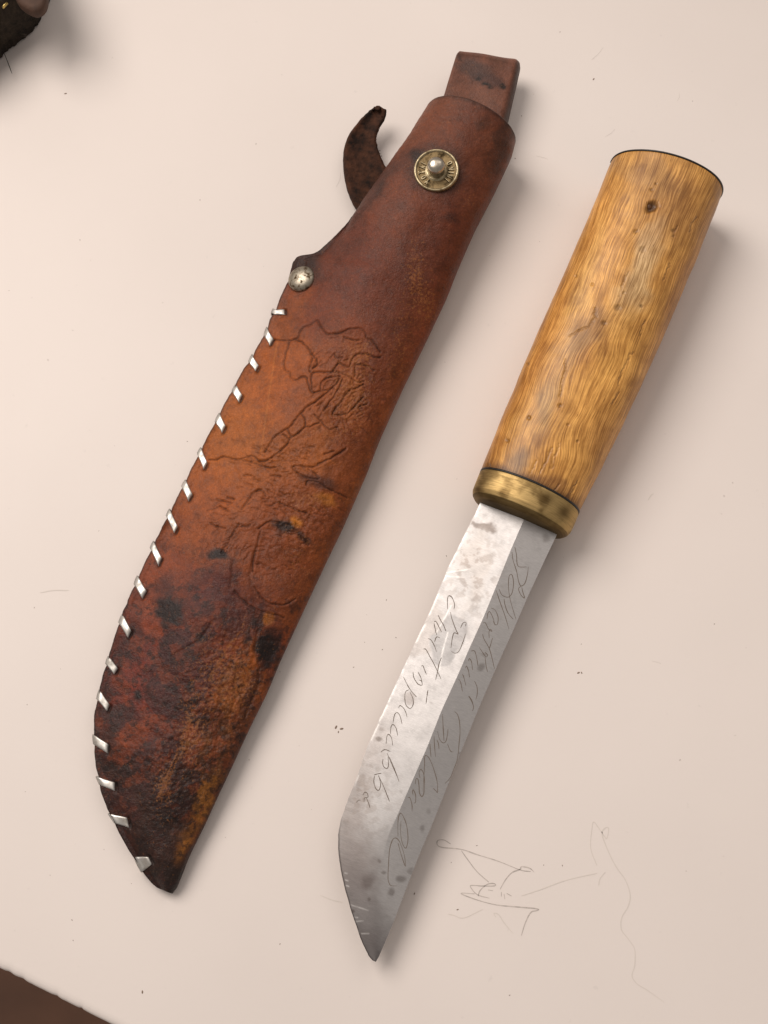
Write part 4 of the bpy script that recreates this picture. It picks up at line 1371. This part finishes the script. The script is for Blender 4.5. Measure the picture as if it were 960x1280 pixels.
lN = np.interp(sB, b1s, b1n); rN = np.interp(sB, b2s, b2n); gN = np.interp(sB, b3s, b3n)
sm = lambda a, k: np.concatenate([a[:k], np.convolve(a, np.ones(2 * k + 1) / (2 * k + 1), 'valid'), a[-k:]])
lN = sm(lN, 6); rN = sm(rN, 10); gN = sm(gN, 10)
lN += (fbm(sB / 8, sB * 0, 3, 301) - .5) * 1.1
gN = np.clip(gN, lN + 0.2, rN - 0.2)
ridge_h = np.interp(sB, [s_tip, s_tip + 60, s_tip + 170, s_tip + 260, -328], [0.0003, 0.0009, 0.0016, 0.0021, 0.0023])
left_h = np.interp(sB, [s_tip, -328], [0.00008, 0.00022]); right_h = np.interp(sB, [s_tip, s_tip + 60, -328], [0.00012, 0.0008, 0.00172])
soften = sstep(s_tip + 210, s_tip + 90, sB)            # the ridge dies away towards the point
cols_q = np.concatenate([np.linspace(0, 1, NL), 1 + np.linspace(0, 1, NR)[1:]])
TB = np.zeros((NSB, len(cols_q), 3)); hgt = np.zeros((NSB, len(cols_q)))
for jx, c in enumerate(cols_q):
    if c <= 1:
        n_ = lN + (gN - lN) * c; h = left_h + (ridge_h - left_h) * c
        h2 = left_h + (ridge_h - left_h) * math.sin(c * math.pi / 2)
    else:
        n_ = gN + (rN - gN) * (c - 1); h = ridge_h + (right_h - ridge_h) * (c - 1)
        h2 = right_h + (ridge_h - right_h) * math.cos((c - 1) * math.pi / 2)
    h = h * (1 - soften) + h2 * soften
    p = sB[:, None] * KX + n_[:, None] * KN
    TB[:, jx] = at(p[:, 0], p[:, 1], kz(sB)); hgt[:, jx] = h
kzb = kz(sB)[:, None]
BT = TB.copy(); BT[..., 2] = kzb + hgt
BBm = TB.copy(); BBm[..., 2] = kzb - hgt
PXb = proj(BT); Xb, Yb = PXb[..., 0], PXb[..., 1]
base = np.broadcast_to(lin((186, 182, 180)), BT.shape).copy()
colb2 = base
bw1 = (fbm(Xb / 14, Yb / 14, 4, 311) - .5) * 22; bw2 = (fbm(Xb / 14, Yb / 14, 4, 313) - .5) * 22


def bblob(cx, cy, rx, ry, ang, c, k, soft_=0.3, warp=1.0):
    global colb2
    dx = Xb + bw1 * warp - cx; dy = Yb + bw2 * warp - cy
    ca, sa = math.cos(ang), math.sin(ang)
    d = np.hypot((dx * ca + dy * sa) / rx, (-dx * sa + dy * ca) / ry)
    m = (1 - sstep(1 - soft_, 1 + soft_, d)) * k
    colb2 = colb2 * (1 - m[..., None]) + lin(c) * m[..., None]


bblob(560, 800, 34, 20, KT, (156, 153, 152), 0.8, .08, .5)
bblob(530, 790, 40, 14, KT, (168, 160, 155), 0.6, .15)
bblob(605, 660, 14, 6, 0.4, (120, 110, 104), 0.85, .3, .7)
bblob(590, 690, 30, 14, KT, (172, 164, 158), 0.6, .6)
bblob(600, 720, 40, 8, KT, (176, 168, 162), 0.5, .6)
bblob(512, 873, 8, 8, 0, (160, 152, 148), .7, .3, .3)
bblob(460, 950, 60, 16, KT, (168, 160, 156), .6, .6)
bblob(442, 1010, 40, 18, KT, (150, 142, 138), .7, .6)
bblob(440, 1080, 50, 30, KT - .4, (140, 130, 126), .75, .7)
bblob(460, 1150, 60, 26, 1.2, (128, 120, 118), .6, .7)
bblob(463, 1183, 30, 16, 1.2, (108, 100, 98), .6, .7)
bblob(458, 1104, 8, 8, 0, (118, 108, 104), .6, .6, .4)
for (x, y, r, k) in [(502, 1100, 5, .8), (488, 1114, 4, .8), (480, 1092, 2.5, .7), (513, 1090, 3.5, .6), (472, 1077, 2.5, .6), (474, 924, 3.5, .95), (477, 913, 3, .6), (602, 833, 5, .7), (529, 1036, 3.5, .6), (535, 1015, 3, .4), (460, 1124, 2, .7), (443, 1138, 2, .9), (575, 943, 2, .8), (606, 818, 3, .5), (682, 672, 5, .6), (540, 880, 2, .3), (500, 990, 2, .4)]:
    bblob(x, y, r * 1.15, r * .85, 0.6 + x, (92, 80, 72), k * .6, .5, .32)
# mottled rust-grey film
ft = fbm(Xb / 7, Yb / 7, 4, 331); fz = np.clip(np.exp(-((Xb - 590) / 34) ** 2 - ((Yb - 710) / 60) ** 2) * .9 + np.exp(-((Xb - 452) / 40) ** 2 - ((Yb - 990) / 60) ** 2) * .6, 0, 1)
m = sstep(0.52, 0.62, ft) * fz * .6
colb2 = colb2 * (1 - m[..., None]) + lin((140, 128, 120)) * m[..., None]
# bright nicks near the point and along the cutting edge
nick = [[(438, 1131), (448, 1134), (460, 1138)], [(441, 1146), (447, 1147)], [(443, 1152), (454, 1151)], [(446, 1160), (449, 1166)], [(452, 1167), (461, 1167)], [(431, 1091), (434, 1092)], [(432, 1100), (435, 1101)], [(433, 1107), (436, 1108)], [(564, 757), (556, 772), (545, 792)], [(560, 790), (553, 815), (549, 838)], [(556, 716), (584, 712)], [(558, 720), (580, 722)]]
dn = line_dist(Xb, Yb, nick, 5)
m = np.exp(-(dn / 0.7) ** 2) * .5 * (0.3 + fbm(Xb / 5, Yb / 5, 2, 351))
colb2 = colb2 * (1 - m[..., None]) + lin((244, 240, 236)) * m[..., None]
lnp = (np.interp(PXb @ KX, sB, lN)); de = PXb @ KN - lnp
m = np.exp(-((de - 1.0) / 1.1) ** 2) * sstep(0.42, 0.55, fbm(Xb / 9, Yb / 9, 2, 341)) * .45 * sstep(-1040 + 300, -700, PXb @ KX + 0)
colb2 = colb2 * (1 - m[..., None]) + lin((246, 242, 238)) * m[..., None]
lowm = np.exp(-((de - 0.5) / 1.3) ** 2) * sstep(-760, -800, PXb @ KX) * .8
colb2 = colb2 * (1 - lowm[..., None]) + lin((60, 52, 50)) * lowm[..., None]
nq = len(cols_q)
loop = np.concatenate([BT, BBm[:, ::-1]], axis=1)
lc = np.concatenate([colb2, np.broadcast_to(lin((170, 164, 158)), BBm.shape)], axis=1)
gl = np.zeros(loop.shape); gl[:, :nq, 0] = (PXb @ KN) / 4.5; gl[:, :nq, 1] = (PXb @ KX) / 4.5; gl[:, nq:, 0] = gl[:, :nq, 0][:, ::-1]; gl[:, nq:, 1] = gl[:, :nq, 1][:, ::-1]
nrB = loop.shape[1]
V = loop.reshape(-1, 3)
F = [tuple(int(i) for i in f) for f in grid_faces(NSB, nrB, wrap_v=True)]
F.append(tuple(range(nrB))); F.append(tuple(range((NSB - 1) * nrB, NSB * nrB))[::-1])
blade = mesh_obj('blade', V, F, M_STEEL, knife, attrs={'col': ('FLOAT_COLOR', np.hstack([lc.reshape(-1, 3), np.ones((len(V), 1))])), 'grain': ('FLOAT_VECTOR', gl.reshape(-1, 3))}, fix=True)
# keep the ridge and the edges crisp
bm = bmesh.new(); bm.from_mesh(blade.data)
bm.verts.ensure_lookup_table()
for e in bm.edges:
    a, b = e.verts[0].index, e.verts[1].index
    ia, ja = divmod(a, nrB); ib, jb = divmod(b, nrB)
    if ja == jb and ja in (0, nq - 1, nq, nrB - 1): e.smooth = False
    if ja == jb and ja in (NL - 1, nq + (nq - NL)) and soften[ia] < 0.25: e.smooth = False
bm.to_mesh(blade.data); bm.free()

# engraved handwriting on both faces of the blade
LA, LB, LC, LD, LE, LF, LG = (560, 670), (510, 730), (550, 760), (460, 840), (520, 860), (430, 920), (460, 1000)
ink = []
ink += [zs(LA, 8, p) for p in [
    [(640, 160), (650, 240), (685, 350), (705, 450), (730, 500), (770, 470), (795, 380), (803, 305)], [(668, 110), (685, 190), (700, 300), (790, 310)],
    [(730, 500), (705, 530), (730, 590), (765, 620), (745, 550), (738, 510)],
    [(510, 530), (540, 590), (600, 612), (640, 570), (655, 480), (645, 400), (625, 383), (608, 420), (605, 520), (625, 650), (680, 835)],
    [(480, 540), (520, 660), (570, 800), (610, 935)], [(560, 630), (570, 690), (600, 770), (650, 830)]]]
ink += [zs(LC, 8, p) for p in [
    [(470, 110), (480, 50), (500, 40), (530, 100), (545, 155)], [(510, 0), (550, 20), (580, 90), (575, 160), (550, 165), (530, 130)],
    [(430, 150), (455, 150), (485, 210), (520, 235), (505, 212), (490, 240), (492, 300)],
    [(425, 260), (440, 310), (490, 400), (520, 500), (545, 610)], [(525, 300), (505, 370), (490, 410)], [(390, 390), (430, 450), (460, 490), (475, 470), (450, 440)], [(450, 490), (460, 570), (475, 640)],
    [(310, 430), (345, 430), (365, 490), (380, 580)], [(285, 530), (295, 505), (315, 540), (325, 620)], [(255, 600), (265, 580), (285, 630), (295, 695)],
    [(225, 660), (240, 700), (258, 775)], [(185, 710), (205, 740), (225, 835)], [(345, 730), (370, 790), (372, 860), (358, 915)], [(290, 880), (315, 920), (330, 960)]]]
ink += [zs(LE, 8, p) for p in [
    [(525, 80), (560, 140), (575, 190), (565, 230)],
    [(385, 235), (415, 265), (435, 340), (440, 450), (430, 560), (418, 680), (390, 800), (340, 900), (290, 955)],
    [(265, 260), (272, 400), (280, 530)], [(215, 430), (235, 510), (270, 548), (300, 530), (315, 460), (320, 410)], [(315, 560), (345, 630), (375, 640)],
    [(210, 520), (225, 560), (230, 610)], [(180, 480), (185, 580), (195, 690)], [(140, 560), (143, 620), (150, 690)],
    [(340, 695), (350, 712)], [(440, 650), (450, 630)], [(262, 880), (266, 912)], [(240, 905), (255, 905)]]]
ink += [zs(LF, 8, p) for p in [
    [(790, 560), (805, 290), (805, 215), (820, 195), (850, 220), (890, 310), (930, 450), (935, 560), (920, 550), (890, 520)],
    [(760, 420), (750, 370), (765, 335), (790, 360), (805, 440), (800, 560), (780, 605), (755, 570), (750, 500), (740, 435), (720, 430), (715, 480)],
    [(690, 590), (685, 550), (695, 540), (715, 590), (715, 660), (700, 670)], [(640, 615), (660, 620), (680, 690), (680, 755)],
    [(390, 230), (385, 270), (400, 310), (430, 325), (445, 290), (440, 210)], [(370, 160), (400, 138), (430, 140), (462, 155)], [(395, 90), (410, 125)], [(430, 170), (490, 310), (530, 400), (550, 455)], [(455, 210), (500, 320), (535, 410)],
    [(315, 325), (340, 385)], [(300, 390), (330, 380), (375, 372)], [(305, 400), (298, 450), (310, 510), (340, 545), (360, 520), (365, 470), (345, 390)], [(345, 400), (390, 490), (430, 590), (455, 655)],
    [(190, 590), (205, 565), (230, 570), (240, 610), (205, 620), (200, 660)], [(225, 620), (245, 670), (260, 720)], [(125, 665), (140, 645), (165, 640)]]]
ink += [zs(LD, 8, p) for p in [
    [(355, 50), (400, 140), (440, 200), (485, 250)], [(410, 175), (375, 200), (368, 260), (380, 330), (420, 365), (450, 330), (450, 270), (420, 200)],
    [(305, 360), (320, 335), (355, 360), (380, 410), (390, 450)], [(250, 510), (265, 430), (290, 405), (320, 440), (340, 520)],
    [(225, 620), (230, 550), (250, 525), (280, 560), (297, 635)], [(180, 720), (190, 640), (210, 625), (235, 660), (248, 735)],
    [(450, 0), (460, 60), (500, 120), (540, 130), (535, 90), (510, 80)], [(500, 0), (530, 60), (540, 110)], [(600, 180), (590, 240), (580, 315)]]]
ink += [zs(LB, 8, p) for p in [
    [(395, 250), (395, 150), (410, 118), (440, 135), (465, 200), (460, 250)], [(425, 280), (440, 350), (480, 460), (500, 500), (460, 490), (440, 560), (430, 640)], [(435, 675), (470, 692), (510, 670), (550, 580), (575, 500)], [(525, 440), (550, 390), (580, 385), (575, 420)],
    [(300, 310), (330, 370), (355, 410), (378, 470), (365, 440)], [(260, 380), (280, 375), (310, 430), (335, 480)], [(260, 390), (270, 440), (285, 510)],
    [(200, 545), (230, 560), (265, 620), (285, 680)], [(265, 580), (285, 530), (320, 540)],
    [(155, 650), (180, 655), (215, 720), (260, 800), (330, 950)], [(335, 735), (310, 800), (295, 880), (275, 960)], [(130, 820), (150, 820), (170, 870), (185, 905)]]]
ink += [zs(LG, 8, p) for p in [
    [(300, 360), (298, 260), (305, 170), (325, 132), (350, 160), (385, 250), (400, 380), (385, 470), (365, 475), (340, 420), (325, 320), (330, 210)],
    [(375, 665), (365, 560), (330, 450), (300, 395), (268, 380), (240, 410), (215, 500), (205, 650), (200, 780), (215, 840), (240, 858), (290, 858)], [(300, 430), (330, 540), (370, 660)]]]
bstep = 3
cB = BT[::bstep]
BBV = BVHTree.FromPolygons([Vector(v) for v in cB.reshape(-1, 3)], [tuple(int(i) for i in f) for f in grid_faces(cB.shape[0], cB.shape[1])])
paths = []
for pl in ink:
    q = smooth_poly(pl, 5)
    P_, N_ = [], []
    for (x, y) in q:
        p, n_, ok = hit(BBV, x, y)
        if ok: P_.append(p); N_.append(n_)
    if len(P_) > 2: paths.append((np.array(P_), np.array(N_)))
V, F = ribbon(paths, 0.00020, 0.00003)
mesh_obj('engraved_lettering', V, F, M_INK, blade, smooth=False)

# ------------------------------------------------------------------ dark pouch in the corner
pouch = thing('pouch', 'dark worn leather pouch with brown rounded tab in the top left corner', 'pouch')
out = smooth_poly([(55, -8), (47, 12), (39, 22), (29, 32), (14, 43), (2, 52), (-10, 64), (-60, 100), (-160, 60), (-190, -60), (-90, -170), (30, -150), (70, -60), (57, -6)], 10)[:-1]
out = np.array(out) + np.array([-7.0, -9.0]); no = len(out)
pr = [(1.00, 0.0005), (1.0, 0.006), (0.985, 0.011), (0.95, 0.015), (0.88, 0.0175), (0.7, 0.019), (0.4, 0.0195), (0.12, 0.0195)]
cenp = out.mean(0)
jitp = np.array([(vnoise(np.array([k * 0.6]), np.array([1.0]), 9)[0] - .5) * 7 for k in range(no)])
rings = []
for f, z in pr:
    q = cenp + (out - cenp) * f
    d = (out - cenp); d /= np.linalg.norm(d, axis=1, keepdims=True)
    q = q + d * ((jitp * (0.25 if z < 0.009 else 0.06) + (fbm(q[:, 0] / 11 + z * 900, q[:, 1] / 11, 3, 411) - .5) * 2.5) * f)[:, None]
    P = at(q[:, 0], q[:, 1], 0.010); P[:, 2] = z
    P[:, 2] += (fbm(q[:, 0] / 14, q[:, 1] / 14, 3, 401) - .5) * 0.003 * (z > 0.002)
    rings.append(P)
closed_tube(np.stack(rings), 'pouch_body', M_POUCH, pouch)
tabo = smooth_poly([(14, -40), (16, -12), (22, 3), (32, 12), (44, 16.5), (53, 13), (58, 4), (59, -10), (56, -40), (54, -70), (20, -70), (14, -40)], 6)[:-1]
tabo = np.array(tabo); tc_ = tabo.mean(0)
rings = []
for f, z in [(0.97, 0.0185), (1.0, 0.019), (1.0, 0.0212), (0.96, 0.0219), (0.8, 0.0222), (0.3, 0.0224)]:
    q = tc_ + (tabo - tc_) * f
    P = at(q[:, 0], q[:, 1], 0.021); P[:, 2] = z; rings.append(P)
closed_tube(np.stack(rings), 'brown_tab', M_TAB, pouch)
V, F = [], []
tr = []
for (x0, y0, x1, y1, w) in [(3, 9, 9, 3, 2.2)]:
    q = np.array([[x0, y0], [(x0 + x1) / 2, (y0 + y1) / 2], [x1, y1]], float)
    ringsx = []
    d = (q[2] - q[0]) / np.linalg.norm(q[2] - q[0]); n2 = np.array([-d[1], d[0]])
    for k in range(3):
        rowp = []
        for a in np.linspace(0, 2 * math.pi, 8, endpoint=False):
            e = q[k] + n2 * math.cos(a) * w * .5
            p = at(e[0], e[1], 0.0195); p[2] = 0.0192 + 0.0006 * math.sin(a) ; rowp.append(p)
        ringsx.append(rowp)
    closed_tube(np.array(ringsx), 'brass_stitch', M_GOLD, pouch)
hairs = []
for pl, z in [([(5, 66), (9, 76), (15, 92)], 0.003), ([(26, 42), (34, 44), (30, 46)], 0.008), ([(38, 28), (42, 30), (41, 24)], 0.008), ([(20, 48), (26, 50)], 0.006), ([(30, 38), (36, 36)], .006)]:
    q = np.array(smooth_poly(pl, 4)); P = at(q[:, 0], q[:, 1], z); hairs.append((P, np.tile(UPN, (len(P), 1))))
V, F = ribbon(hairs, 0.0003)
mesh_obj('loose_thread', V, F, M_POUCH, pouch, smooth=False)
